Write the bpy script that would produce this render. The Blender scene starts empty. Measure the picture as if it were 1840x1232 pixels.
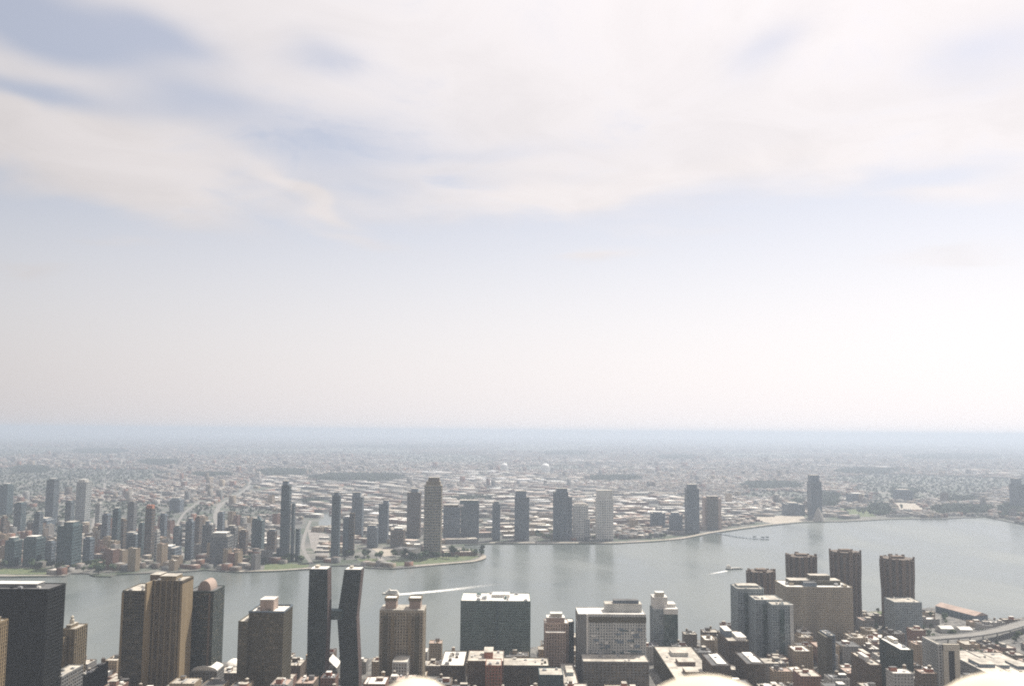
import bpy, bmesh, math, random
import numpy as np
from mathutils import Matrix, Vector, Euler
R = math.radians
random.seed(7); np.random.seed(7)
scene = bpy.context.scene
C = scene.collection

# ------------------------------------------------------------------ camera
CAM_H = 320.0
LENS = 32.0
PITCH = 5.52
ROLL = 0.44
F = LENS / 36.0 * 1840.0                      # focal length in photo pixels
ROT = Matrix.Rotation(R(90 + PITCH), 3, 'X') @ Matrix.Rotation(R(ROLL), 3, 'Z')
cam_d = bpy.data.cameras.new('camera'); cam = bpy.data.objects.new('camera', cam_d); C.objects.link(cam)
cam.location = (0, 0, CAM_H); cam.rotation_euler = ROT.to_euler()
cam_d.lens = LENS; cam_d.sensor_width = 36; cam_d.clip_start = 0.1; cam_d.clip_end = 120000
cam_d.dof.use_dof = True; cam_d.dof.focus_distance = 1800; cam_d.dof.aperture_fstop = 3.6
scene.camera = cam

# ------------------------------------------------------------------ light, sky, exposure
SUN_AZ, SUN_EL = 38.0, 57.0                   # degrees right of the view axis, above the horizon
SKY_STRENGTH = 0.10
scene.view_settings.view_transform = 'Standard'; scene.view_settings.look = 'None'
scene.view_settings.exposure = 0.33; scene.view_settings.gamma = 1.0
scene.view_settings.use_curve_mapping = False
sun_dir = Vector((math.sin(R(SUN_AZ)) * math.cos(R(SUN_EL)), math.cos(R(SUN_AZ)) * math.cos(R(SUN_EL)), math.sin(R(SUN_EL))))
sl = bpy.data.lights.new('sun', 'SUN'); sl.energy = 5.0; sl.angle = R(0.6); sl.color = (1.0, 0.94, 0.84)
so = bpy.data.objects.new('sun', sl); C.objects.link(so); so.location = (0, 0, 900)
so.rotation_euler = sun_dir.to_track_quat('Z', 'Y').to_euler()


def pix(px, py):                              # viewing direction of a photo pixel
    return (ROT @ Vector(((px - 920) / F, (616 - py) / F, -1.0)))


def gp(px, py, z=0.0):                        # where the line of sight meets the level z
    d = pix(px, py); t = (z - CAM_H) / d.z
    return Vector((d.x * t, d.y * t, z))


def at(px, py, D):                            # the point of a line of sight at distance D along the view axis
    d = pix(px, py); t = D / d.y
    return Vector((d.x * t, D, CAM_H + d.z * t))


class NT:
    """small node-tree writer"""
    def __init__(s, tree): s.t = tree; s.n = tree.nodes; s.l = tree.links
    def node(s, typ, **kw):
        n = s.n.new(typ)
        for k, v in kw.items(): setattr(n, k, v)
        return n
    def put(s, sock, v):
        if v is None: return
        if isinstance(v, bpy.types.NodeSocket): s.l.new(v, sock)
        else: sock.default_value = v
    def m(s, op, a, b=None, c=None, clamp=False):
        n = s.node('ShaderNodeMath', operation=op, use_clamp=clamp)
        s.put(n.inputs[0], a); s.put(n.inputs[1], b); s.put(n.inputs[2], c)
        return n.outputs[0]
    def vm(s, op, a, b=None):
        n = s.node('ShaderNodeVectorMath', operation=op); s.put(n.inputs[0], a); s.put(n.inputs[1], b)
        return n.outputs[0]
    def mix(s, f, a, b, blend='MIX'):
        n = s.node('ShaderNodeMix', data_type='RGBA', blend_type=blend)
        s.put(n.inputs[0], f); s.put(n.inputs[6], a); s.put(n.inputs[7], b)
        return n.outputs[2]
    def noise(s, vec, scale, detail=3, rough=0.55, dist=0.0):
        n = s.node('ShaderNodeTexNoise'); s.put(n.inputs['Vector'], vec)
        n.inputs['Scale'].default_value = scale; n.inputs['Detail'].default_value = detail
        n.inputs['Roughness'].default_value = rough; n.inputs['Distortion'].default_value = dist
        return n.outputs[0]
    def ss(s, x, a, b):                       # smoothstep
        n = s.node('ShaderNodeMapRange', interpolation_type='SMOOTHSTEP')
        s.put(n.inputs[0], x); n.inputs[1].default_value = a; n.inputs[2].default_value = b
        return n.outputs[0]


def c4(c): return (c[0], c[1], c[2], 1.0)


def make_world():
    w = bpy.data.worlds.new('World'); scene.world = w; w.use_nodes = True
    t = NT(w.node_tree); t.n.clear()
    out = t.node('ShaderNodeOutputWorld'); bg = t.node('ShaderNodeBackground'); t.l.new(bg.outputs[0], out.inputs[0])
    bg.inputs[1].default_value = SKY_STRENGTH
    sky = t.node('ShaderNodeTexSky', sky_type='NISHITA')
    sky.sun_disc = False; sky.sun_elevation = R(SUN_EL); sky.sun_rotation = R(SUN_AZ)
    sky.altitude = 300; sky.air_density = 1.0; sky.dust_density = 3.0; sky.ozone_density = 2.0
    co = t.node('ShaderNodeTexCoord'); d = co.outputs['Generated']
    sep = t.node('ShaderNodeSeparateXYZ'); t.l.new(d, sep.inputs[0]); x, y, z = sep.outputs
    az0 = t.m('ARCTAN2', x, y); el0 = t.m('ARCSINE', z)
    # plane of the cloud deck
    zz = t.m('ADD', t.m('MAXIMUM', z, 0.02), 0.10)
    cmb = t.node('ShaderNodeCombineXYZ'); t.put(cmb.inputs[0], t.m('DIVIDE', x, zz)); t.put(cmb.inputs[1], t.m('DIVIDE', y, zz))
    p = cmb.outputs[0]
    big = t.noise(p, 0.9, 4, 0.55, 0.4)
    fine = t.noise(p, 2.6, 6, 0.6, 0.8)
    wa = t.noise(p, 1.7, 3, 0.5); wb = t.noise(t.vm('ADD', p, (7.3, 3.1, 0.0)), 1.7, 3, 0.5)
    az = t.m('ADD', az0, t.m('MULTIPLY', t.m('SUBTRACT', wa, 0.5), 0.13))
    el = t.m('ADD', el0, t.m('MULTIPLY', t.m('SUBTRACT', wb, 0.5), 0.06))

    def blob(px, py, rx, ry, tilt=0.0):
        dd = pix(px, py).normalized(); a0 = math.atan2(dd.x, dd.y); e0 = math.asin(dd.z)
        da = t.m('SUBTRACT', az, a0); de = t.m('SUBTRACT', el, e0)
        ct, st = math.cos(R(tilt)), math.sin(R(tilt))
        u = t.m('ADD', t.m('MULTIPLY', da, ct * F / rx), t.m('MULTIPLY', de, st * F / rx))
        v = t.m('ADD', t.m('MULTIPLY', da, -st * F / ry), t.m('MULTIPLY', de, ct * F / ry))
        r2 = t.m('ADD', t.m('MULTIPLY', u, u), t.m('MULTIPLY', v, v))
        return t.m('EXPONENT', t.m('MULTIPLY', r2, -1.0))

    # the deck thins out to clear hazy air towards the horizon
    edge = t.m('ADD', el, t.m('MULTIPLY', t.m('SUBTRACT', big, 0.5), 0.14))
    cov = t.m('MULTIPLY', t.ss(edge, R(12.2), R(16.0)), 0.92)
    cov = t.m('SUBTRACT', cov, t.m('MULTIPLY', t.ss(fine, 0.50, 0.78), 0.42))
    for b in ((110, 45, 190, 50, -8, 1.25), (300, 60, 90, 26, -14, 0.6), (360, 185, 130, 32, 2, 0.6), (90, 165, 130, 18, -4, 0.9),
              (570, 265, 210, 60, 3, 0.75), (60, 400, 150, 34, -4, 1.1), (565, 100, 70, 30, 0, 0.55), (1370, 95, 80, 40, 20, 0.55),
              (1640, 325, 150, 26, 8, 0.75), (1810, 85, 110, 45, 10, 0.6), (1320, 330, 170, 22, 4, 0.4), (880, 280, 200, 16, 6, 0.25)):
        cov = t.m('SUBTRACT', cov, t.m('MULTIPLY', blob(*b[:5]), b[5]))
    for b in ((190, 300, 230, 95, 0, 0.55), (1050, 350, 290, 24, 5, 0.55), (1090, 458, 95, 11, 5, 0.75), (545, 345, 110, 14, -24, 0.7),
              (640, 425, 90, 14, -14, 0.5), (175, 428, 80, 16, 0, 0.85), (1500, 320, 120, 30, -6, 0.4), (1640, 350, 130, 14, -3, 0.45),
              (1690, 462, 90, 14, 4, 0.5), (300, 385, 150, 26, -6, 0.5), (40, 470, 60, 13, 0, 0.5)):
        cov = t.m('ADD', cov, t.m('MULTIPLY', blob(*b[:5]), b[5]))
    cov = t.m('MULTIPLY', t.ss(cov, -0.08, 1.12), 0.96)
    # brightness of thin cloud and of low haze: rises towards the sun
    dot = t.node('ShaderNodeVectorMath', operation='DOT_PRODUCT'); t.l.new(d, dot.inputs[0]); dot.inputs[1].default_value = sun_dir
    tow = t.m('MAXIMUM', dot.outputs['Value'], 0.0)
    glow = t.m('ADD', 0.20, t.m('MULTIPLY', t.m('POWER', tow, 0.75), 0.88))
    sc = t.node('ShaderNodeVectorMath', operation='SCALE'); sc.inputs[0].default_value = (8.8, 8.3, 8.25); t.put(sc.inputs['Scale'], glow)
    cl = t.node('ShaderNodeVectorMath', operation='SCALE'); t.l.new(sc.outputs[0], cl.inputs[0]); t.put(cl.inputs['Scale'], t.m('ADD', 0.90, t.m('MULTIPLY', t.ss(t.m('ADD', t.m('MULTIPLY', big, .5), t.m('MULTIPLY', fine, .5)), 0.3, 0.65), 0.13)))
    hz = t.node('ShaderNodeVectorMath', operation='SCALE'); hz.inputs[0].default_value = (11.3, 10.7, 10.75); t.put(hz.inputs['Scale'], glow)
    hmask = t.m('MULTIPLY', t.m('SUBTRACT', 1.0, t.ss(el0, R(-1.0), R(19.0))), 0.93)
    base = t.mix(1.0, sky.outputs[0], (1.07, 1.0, 0.94, 1), 'MULTIPLY')
    base = t.mix(0.34, base, sc.outputs[0])
    base = t.mix(hmask, base, hz.outputs[0])
    t.l.new(t.mix(cov, base, cl.outputs[0]), bg.inputs[0])


make_world()

# ------------------------------------------------------------------ render settings
cy = scene.cycles
cy.max_bounces = 6; cy.diffuse_bounces = 2; cy.glossy_bounces = 3; cy.transmission_bounces = 2
cy.use_denoising = False
cy.volume_bounces = 1; cy.transparent_max_bounces = 8
cy.pixel_filter_type = 'BLACKMAN_HARRIS'; cy.filter_width = 1.9

# ------------------------------------------------------------------ materials
MATS = {}


def principled(name):
    m = bpy.data.materials.new(name); m.use_nodes = True
    t = NT(m.node_tree); b = t.n['Principled BSDF']
    return m, t, b


def wall_mat(name, col, var=0.22, rough=0.85, scale=0.06):
    if name in MATS: return MATS[name]
    m, t, b = principled(name)
    co = t.node('ShaderNodeTexCoord').outputs['Object']
    mp = t.node('ShaderNodeMapping'); t.l.new(co, mp.inputs[0]); mp.inputs['Scale'].default_value = (1, 1, 0.18)
    n1 = t.noise(mp.outputs[0], scale, 5, 0.6); n2 = t.noise(co, scale * 9, 3, 0.6)
    f = t.ss(t.m('ADD', t.m('MULTIPLY', n1, 0.7), t.m('MULTIPLY', n2, 0.3)), 0.3, 0.7)
    a = tuple(c * (1 - var) for c in col); bb = tuple(min(0.85, c * (1 + var)) for c in col)
    t.put(b.inputs['Base Color'], t.mix(f, c4(a), c4(bb))); b.inputs['Roughness'].default_value = rough
    MATS[name] = m
    return m


def glass_mat(name, col, blind=(0.30, 0.28, 0.25), amount=0.22, cell=(4.5, 4.5, 3.4), rough=0.18):
    if name in MATS: return MATS[name]
    m, t, b = principled(name)
    co = t.node('ShaderNodeTexCoord').outputs['Object']
    sn = t.vm('SNAP', co, cell)
    wn = t.node('ShaderNodeTexWhiteNoise'); t.l.new(sn, wn.inputs['Vector'])
    v = wn.outputs['Value']
    dark = t.mix(v, c4(tuple(c * 0.55 for c in col)), c4(tuple(c * 1.5 for c in col)))
    k = t.m('GREATER_THAN', v, 1 - amount)
    t.put(b.inputs['Base Color'], t.mix(t.m('MULTIPLY', k, 0.8), dark, c4(blind)))
    b.inputs['Roughness'].default_value = rough; b.inputs['Specular IOR Level'].default_value = 0.45
    MATS[name] = m
    return m


def attr_mat(name, rough=0.9, noise=True):
    if name in MATS: return MATS[name]
    m, t, b = principled(name)
    a = t.node('ShaderNodeAttribute'); a.attribute_name = 'Col'
    co = t.node('ShaderNodeTexCoord').outputs['Object']
    n = t.noise(co, 0.12, 3, 0.6)
    f = t.m('ADD', 0.8, t.m('MULTIPLY', n, 0.4))
    g = t.node('ShaderNodeVectorMath', operation='SCALE'); t.l.new(a.outputs['Color'], g.inputs[0]); t.put(g.inputs['Scale'], f)
    t.l.new(g.outputs[0], b.inputs['Base Color']); b.inputs['Roughness'].default_value = rough
    MATS[name] = m
    return m


def leaf_mat(name, col):
    if name in MATS: return MATS[name]
    m, t, b = principled(name)
    co = t.node('ShaderNodeTexCoord').outputs['Object']
    n = t.noise(co, 0.5, 4, 0.7)
    t.put(b.inputs['Base Color'], t.mix(t.ss(n, 0.3, 0.7), c4(tuple(c * 0.6 for c in col)), c4(tuple(c * 1.5 for c in col))))
    b.inputs['Roughness'].default_value = 0.7
    MATS[name] = m
    return m


def ground_mat(name, cols, scale, rough=0.95):
    """mottled ground: three colours in patches with finer speckle"""
    m, t, b = principled(name)
    co = t.node('ShaderNodeTexCoord').outputs['Object']
    n1 = t.noise(co, scale, 5, 0.6, 0.3); n2 = t.noise(co, scale * 6.3, 5, 0.65); n3 = t.noise(co, scale * 31, 3, 0.6)
    c = t.mix(t.ss(n1, 0.42, 0.6), c4(cols[0]), c4(cols[1]))
    c = t.mix(t.ss(n2, 0.46, 0.6), c, c4(cols[2]))
    c = t.mix(t.m('MULTIPLY', t.ss(n3, 0.4, 0.7), 0.45), c, c4(tuple(v * 0.5 for v in cols[0])))
    t.put(b.inputs['Base Color'], c); b.inputs['Roughness'].default_value = rough
    return m


def water_mat():
    m, t, b = principled('river_water')
    co = t.node('ShaderNodeTexCoord').outputs['Object']
    mp = t.node('ShaderNodeMapping'); t.l.new(co, mp.inputs[0]); mp.inputs['Scale'].default_value = (1, 0.35, 1)
    n = t.noise(mp.outputs[0], 0.0035, 4, 0.6, 0.6); n2 = t.noise(co, 0.06, 4, 0.6)
    t.put(b.inputs['Base Color'], t.mix(t.ss(n, 0.35, 0.65), (0.10, 0.116, 0.108, 1), (0.14, 0.155, 0.145, 1)))
    t.put(b.inputs['Roughness'], t.m('ADD', 0.20, t.m('MULTIPLY', t.ss(n, 0.3, 0.7), 0.18)))
    b.inputs['IOR'].default_value = 1.333; b.inputs['Specular IOR Level'].default_value = 0.9
    bp = t.node('ShaderNodeBump'); bp.inputs['Strength'].default_value = 0.10; bp.inputs['Distance'].default_value = 0.6
    t.put(bp.inputs['Height'], n2); t.l.new(bp.outputs[0], b.inputs['Normal'])
    return m


def foam_mat():
    m, t, b = principled('foam')
    co = t.node('ShaderNodeTexCoord').outputs['Object']
    n = t.noise(co, 0.25, 5, 0.7)
    b.inputs['Base Color'].default_value = (0.80, 0.79, 0.76, 1); b.inputs['Roughness'].default_value = 0.7
    a = t.node('ShaderNodeAttribute'); a.attribute_name = 'fade'
    k = t.ss(t.m('ADD', t.m('MULTIPLY', t.m('SUBTRACT', n, 0.5), 1.1), a.outputs['Fac']), 0.25, 0.75)
    t.put(b.inputs['Alpha'], k)
    return m


# ------------------------------------------------------------------ mesh helpers
class MB:
    def __init__(s): s.v = []; s.f = []
    def box(s, x0, x1, y0, y1, z0, z1):
        return s.prism([(x0, y0), (x1, y0), (x1, y1), (x0, y1)], z0, z1)
    def prism(s, poly, z0, z1, top=None):
        top = top or poly; n = len(poly); b = len(s.v)
        s.v += [(x, y, z0) for x, y in poly] + [(x, y, z1) for x, y in top]
        s.f += [tuple(b + i for i in reversed(range(n))), tuple(b + n + i for i in range(n))]
        s.f += [(b + i, b + (i + 1) % n, b + n + (i + 1) % n, b + n + i) for i in range(n)]
        return s
    def lathe(s, cx, cy, prof, n=16):
        b = len(s.v)
        for r, z in prof:
            for i in range(n):
                a = 2 * math.pi * i / n; s.v.append((cx + r * math.cos(a), cy + r * math.sin(a), z))
        for k in range(len(prof) - 1):
            for i in range(n):
                j = (i + 1) % n
                s.f.append((b + k * n + i, b + k * n + j, b + (k + 1) * n + j, b + (k + 1) * n + i))
        s.f.append(tuple(b + i for i in reversed(range(n)))); s.f.append(tuple(b + (len(prof) - 1) * n + i for i in range(n)))
        return s
    def hexa(s, bot, top):                    # four bottom and four top corners
        b = len(s.v); s.v += list(bot) + list(top)
        s.f += [(b + 3, b + 2, b + 1, b), (b + 4, b + 5, b + 6, b + 7)]
        s.f += [(b + i, b + (i + 1) % 4, b + 4 + (i + 1) % 4, b + 4 + i) for i in range(4)]
        return s
    def mesh(s, name):
        m = bpy.data.meshes.new(name); m.from_pydata(s.v, [], s.f); m.update()
        return m


def link(name, mesh, mat=None, parent=None, kind=None):
    o = bpy.data.objects.new(name, mesh); C.objects.link(o)
    if mat is not None:
        for mm in (mat if isinstance(mat, (list, tuple)) else [mat]): mesh.materials.append(mm)
    if parent is not None: o.parent = parent
    if kind: o['kind'] = kind
    return o


def tag(o, label, cat, group=None):
    o['label'] = label; o['category'] = cat
    if group: o['group'] = group
    return o


def sheet(name, poly, z, mat, thick=0.0, kind='structure'):
    """a flat polygon (list of (x, y)); with thickness it gets a quay wall around it"""
    bm = bmesh.new()
    vs = [bm.verts.new((x, y, z)) for x, y in poly]
    f = bm.faces.new(vs)
    if f.normal.z < 0: f.normal_flip()
    bm.normal_update()
    if f.normal.z < 0: bmesh.ops.reverse_faces(bm, faces=[f])
    if thick:
        r = bmesh.ops.extrude_face_region(bm, geom=[f])
        bmesh.ops.translate(bm, vec=(0, 0, -thick), verts=[g for g in r['geom'] if isinstance(g, bmesh.types.BMVert)])
        bmesh.ops.recalc_face_normals(bm, faces=bm.faces[:])
    bmesh.ops.triangulate(bm, faces=bm.faces[:])
    me = bpy.data.meshes.new(name); bm.to_mesh(me); bm.free()
    o = link(name, me, mat); o['kind'] = kind
    return o


# ------------------------------------------------------------------ the setting: river, two shores
GZ = 2.5
NEAR_BANK = [(-260, 1205), (0, 1200), (120, 1197), (215, 1192), (430, 1188), (550, 1188), (690, 1180), (830, 1172), (980, 1160), (1160, 1153),
             (1225, 1150), (1300, 1146), (1450, 1122), (1540, 1100), (1600, 1093), (1660, 1092), (1700, 1087), (1762, 1102), (1790, 1116), (1840, 1108), (2100, 1085)]
FAR_BANK = [(-260, 1036), (-60, 1036), (60, 1035), (118, 1034), (128, 1029), (158, 1029), (168, 1034), (200, 1035), (210, 1031), (330, 1026), (370, 1023), (425, 1027), (500, 1025), (560, 1021), (575, 1016), (640, 1015), (660, 1019),
            (705, 1021), (745, 1018), (800, 1013), (850, 1009), (870, 1003), (872, 996), (856, 989), (836, 984), (834, 978), (880, 976), (1000, 976), (1100, 976),
            (1180, 972), (1230, 967), (1275, 958), (1330, 950), (1385, 943), (1440, 938), (1520, 936), (1600, 932), (1700, 931), (1770, 928),
            (1800, 934), (1840, 942), (2100, 955)]
near_xy = [tuple(gp(a, b, GZ)[:2]) for a, b in NEAR_BANK]
far_xy = [tuple(gp(a, b, GZ)[:2]) for a, b in FAR_BANK]
FARLIM = 46000.0

M_water = water_mat()
sheet('river', [(-9000, 600), (9000, 600), (9000, 7000), (-9000, 7000)], 0.0, M_water)
M_city = ground_mat('city_ground', ((0.085, 0.083, 0.08), (0.15, 0.145, 0.135), (0.22, 0.21, 0.19)), 0.02)
M_far = ground_mat('far_ground', ((0.10, 0.10, 0.095), (0.18, 0.17, 0.15), (0.05, 0.07, 0.04)), 0.0016)
sheet('ground', [(-6000, -2500), (-6000, near_xy[0][1])] + near_xy + [(6000, near_xy[-1][1]), (6000, -2500)], GZ, M_city, 4.0)
sheet('far_ground', [(-FARLIM, far_xy[0][1])] + far_xy + [(FARLIM, far_xy[-1][1]), (FARLIM, FARLIM), (-FARLIM, FARLIM)], GZ, M_far, 4.0)

M_road = wall_mat('pale_concrete_road', (0.19, 0.18, 0.165), 0.15)
M_asph = wall_mat('asphalt', (0.07, 0.07, 0.07), 0.2)
M_grass = ground_mat('grass', ((0.10, 0.13, 0.055), (0.16, 0.17, 0.08), (0.06, 0.09, 0.04)), 0.04)
M_sand = wall_mat('sandy_lot', (0.34, 0.30, 0.245), 0.35)
M_stonequay = wall_mat('quay_stone', (0.36, 0.33, 0.28), 0.2)


def pline(pts, z=GZ): return [Vector(gp(a, b, z)[:2]) for a, b in pts]


def smooth(pts, n=6):
    out = []
    for i in range(len(pts) - 1):
        p0 = pts[max(i - 1, 0)]; p1 = pts[i]; p2 = pts[i + 1]; p3 = pts[min(i + 2, len(pts) - 1)]
        for k in range(n):
            s = k / n
            out.append(0.5 * ((2 * p1) + (p2 - p0) * s + (2 * p0 - 5 * p1 + 4 * p2 - p3) * s * s + (3 * p1 - p0 - 3 * p2 + p3) * s ** 3))
    return out + [pts[-1]]


ROADS = []                                    # (points, half width) kept so that houses stay off them


def ribbon_mesh(pts, w, z, thick=0.0):
    mb = MB(); L, Rr = [], []
    for i, p in enumerate(pts):
        d = (pts[min(i + 1, len(pts) - 1)] - pts[max(i - 1, 0)]).normalized(); n = Vector((-d.y, d.x))
        L.append(p + n * w / 2); Rr.append(p - n * w / 2)
    for i in range(len(pts) - 1):
        q = [(Rr[i].x, Rr[i].y), (Rr[i + 1].x, Rr[i + 1].y), (L[i + 1].x, L[i + 1].y), (L[i].x, L[i].y)]
        if thick: mb.hexa([(x, y, z - thick) for x, y in q], [(x, y, z) for x, y in q])
        else:
            b = len(mb.v); mb.v += [(x, y, z) for x, y in q]; mb.f.append((b, b + 1, b + 2, b + 3))
    return mb.mesh('ribbon')


def road(pix_pts, w, name='road', mat=None, z=GZ + 0.05, free=True):
    pts = smooth(pline(pix_pts))
    if free: ROADS.append((pts, w / 2 + 6))
    return link(name, ribbon_mesh(pts, w, z), mat or M_road, kind='structure')


road([(196, 842), (190, 862), (186, 885), (178, 910), (168, 945), (160, 985)], 15)
road([(272, 835), (281, 868), (291, 905)], 13)
road([(430, 842), (446, 858), (448, 872), (425, 890), (398, 905), (388, 925), (392, 945)], 18)
road([(330, 1000), (318, 965), (322, 935), (338, 915), (360, 900)], 9)
road([(560, 1012), (545, 985), (548, 960), (558, 935)], 10)
road([(690, 1008), (676, 996), (664, 985)], 14)
road([(880, 974), (1000, 974), (1100, 974), (1178, 970), (1230, 965), (1276, 956), (1332, 948), (1386, 941), (1440, 936.5)], 15, 'promenade', M_sand)
road([(745, 1016), (800, 1011.5), (848, 1007.5), (867, 1002), (868, 997)], 14, 'promenade', M_sand, free=False)
road([(430, 1025.5), (500, 1023.5), (560, 1019.5)], 12, 'promenade', M_sand, free=False)
road([(0, 1033), (60, 1033), (116, 1032)], 10, 'promenade', M_sand, free=False)
ZONES = []                                    # polygons kept free of houses


def zone(name, pix_poly, mat, z=GZ + 0.03, free=True):
    poly = [tuple(gp(a, b, GZ)[:2]) for a, b in pix_poly]
    if free: ZONES.append(poly)
    return sheet(name, poly, z, mat)


M_yard = ground_mat('rail_yard', ((0.24, 0.22, 0.20), (0.33, 0.30, 0.27), (0.15, 0.145, 0.14)), 0.05)
zone('lawn', [(690, 1008), (730, 1004), (790, 1000), (850, 996), (862, 999), (846, 1005), (800, 1010), (745, 1014), (705, 1017)], M_grass)
zone('lawn', [(476, 1012), (520, 1012), (556, 1014), (552, 1018.5), (500, 1022.5), (474, 1024)], M_grass)
zone('lawn', [(-60, 1020), (60, 1020), (112, 1020), (116, 1030.5), (-60, 1031)], M_grass)
zone('lawn', [(640, 1003), (688, 1003), (690, 1012), (655, 1014)], M_grass)
zone('lawn', [(1506, 913), (1560, 916), (1575, 928), (1510, 928)], M_grass)
zone('sports_field', [(1600, 902), (1645, 904), (1668, 920), (1618, 919)], M_sand)
zone('rail_yard', [(552, 950), (590, 960), (592, 1000), (575, 1001), (560, 985)], M_yard)
zone('creek', [(578, 905), (596, 902), (598, 930), (590, 958), (572, 950), (574, 925)], M_water, GZ + 0.04)
zone('lot', [(668, 985), (738, 985), (742, 993), (690, 999)], M_sand)
zone('lot', [(1330, 930), (1440, 924), (1452, 935), (1390, 940)], M_sand)
zone('lot', [(1040, 935), (1060, 932), (1064, 958), (1058, 962)], M_sand)


BELTS = ((556, 728, 851, 866, 1.0), (460, 560, 843, 856, .8), (540, 580, 898, 906, .5), (1048, 1155, 855, 865, 1.0), (975, 1060, 810, 818, 1.0), (1330, 1445, 866, 880, 1.2), (600, 860, 798, 806, 1.0), (1470, 1512, 885, 912, .8), (1420, 1450, 898, 910, .6),
         (1560, 1600, 905, 926, .9), (1670, 1790, 908, 926, .8), (1690, 1760, 893, 903, .7), (1600, 1650, 878, 890, .7), (1790, 1840, 905, 930, .7), (250, 330, 826, 836, .9), (130, 230, 806, 816, .9), (20, 90, 838, 850, .9), (1620, 1800, 815, 826, .9), (1500, 1620, 842, 852, .8), (800, 900, 893, 900, .5), (340, 420, 850, 857, .8), (1180, 1260, 818, 826, .8))
for L, Rp, T, B_, dn in BELTS: ZONES.append([tuple(gp(a, b, GZ)[:2]) for a, b in ((L, (T + B_) / 2), (L + (Rp - L) * .2, T), (L + (Rp - L) * .75, T + 1), (Rp, T + (B_ - T) * .4), (L + (Rp - L) * .8, B_), (L + (Rp - L) * .15, B_))])


def inside(poly, x, y):
    c = False; n = len(poly); j = n - 1
    for i in range(n):
        xi, yi = poly[i]; xj, yj = poly[j]
        if (yi > y) != (yj > y) and x < (xj - xi) * (y - yi) / (yj - yi) + xi: c = not c
        j = i
    return c


# ------------------------------------------------------------------ towers
FOOT = []                                     # taken footprints (x0, x1, y0, y1)
MARKS_NEAR, MARKS_FAR = [], []                # landmarks used in labels: (pixel x, phrase)
M_roof = wall_mat('pale_gravel_roof', (0.42, 0.385, 0.33), 0.5)
M_roofw = wall_mat('white_membrane_roof', (0.66, 0.63, 0.58), 0.3)
M_roofd = wall_mat('dark_tar_roof', (0.10, 0.10, 0.10), 0.5)
M_unit = wall_mat('galvanised_roof_unit', (0.40, 0.40, 0.40), 0.2, 0.5)
M_tank = wall_mat('tank_wood', (0.16, 0.11, 0.07), 0.3)


def rect_from(L, Rp, T, D, dep):
    """footprint whose outline in the picture runs from L to R with the roof line at T"""
    aL, aR = at(L, T, 1.0).x, at(Rp, T, 1.0).x
    x0 = aL * (D if aL < 0 else D + dep); x1 = aR * (D + dep if aR < 0 else D)
    return x0, x1, D, D + dep, at((L + Rp) / 2, T, D).z


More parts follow.
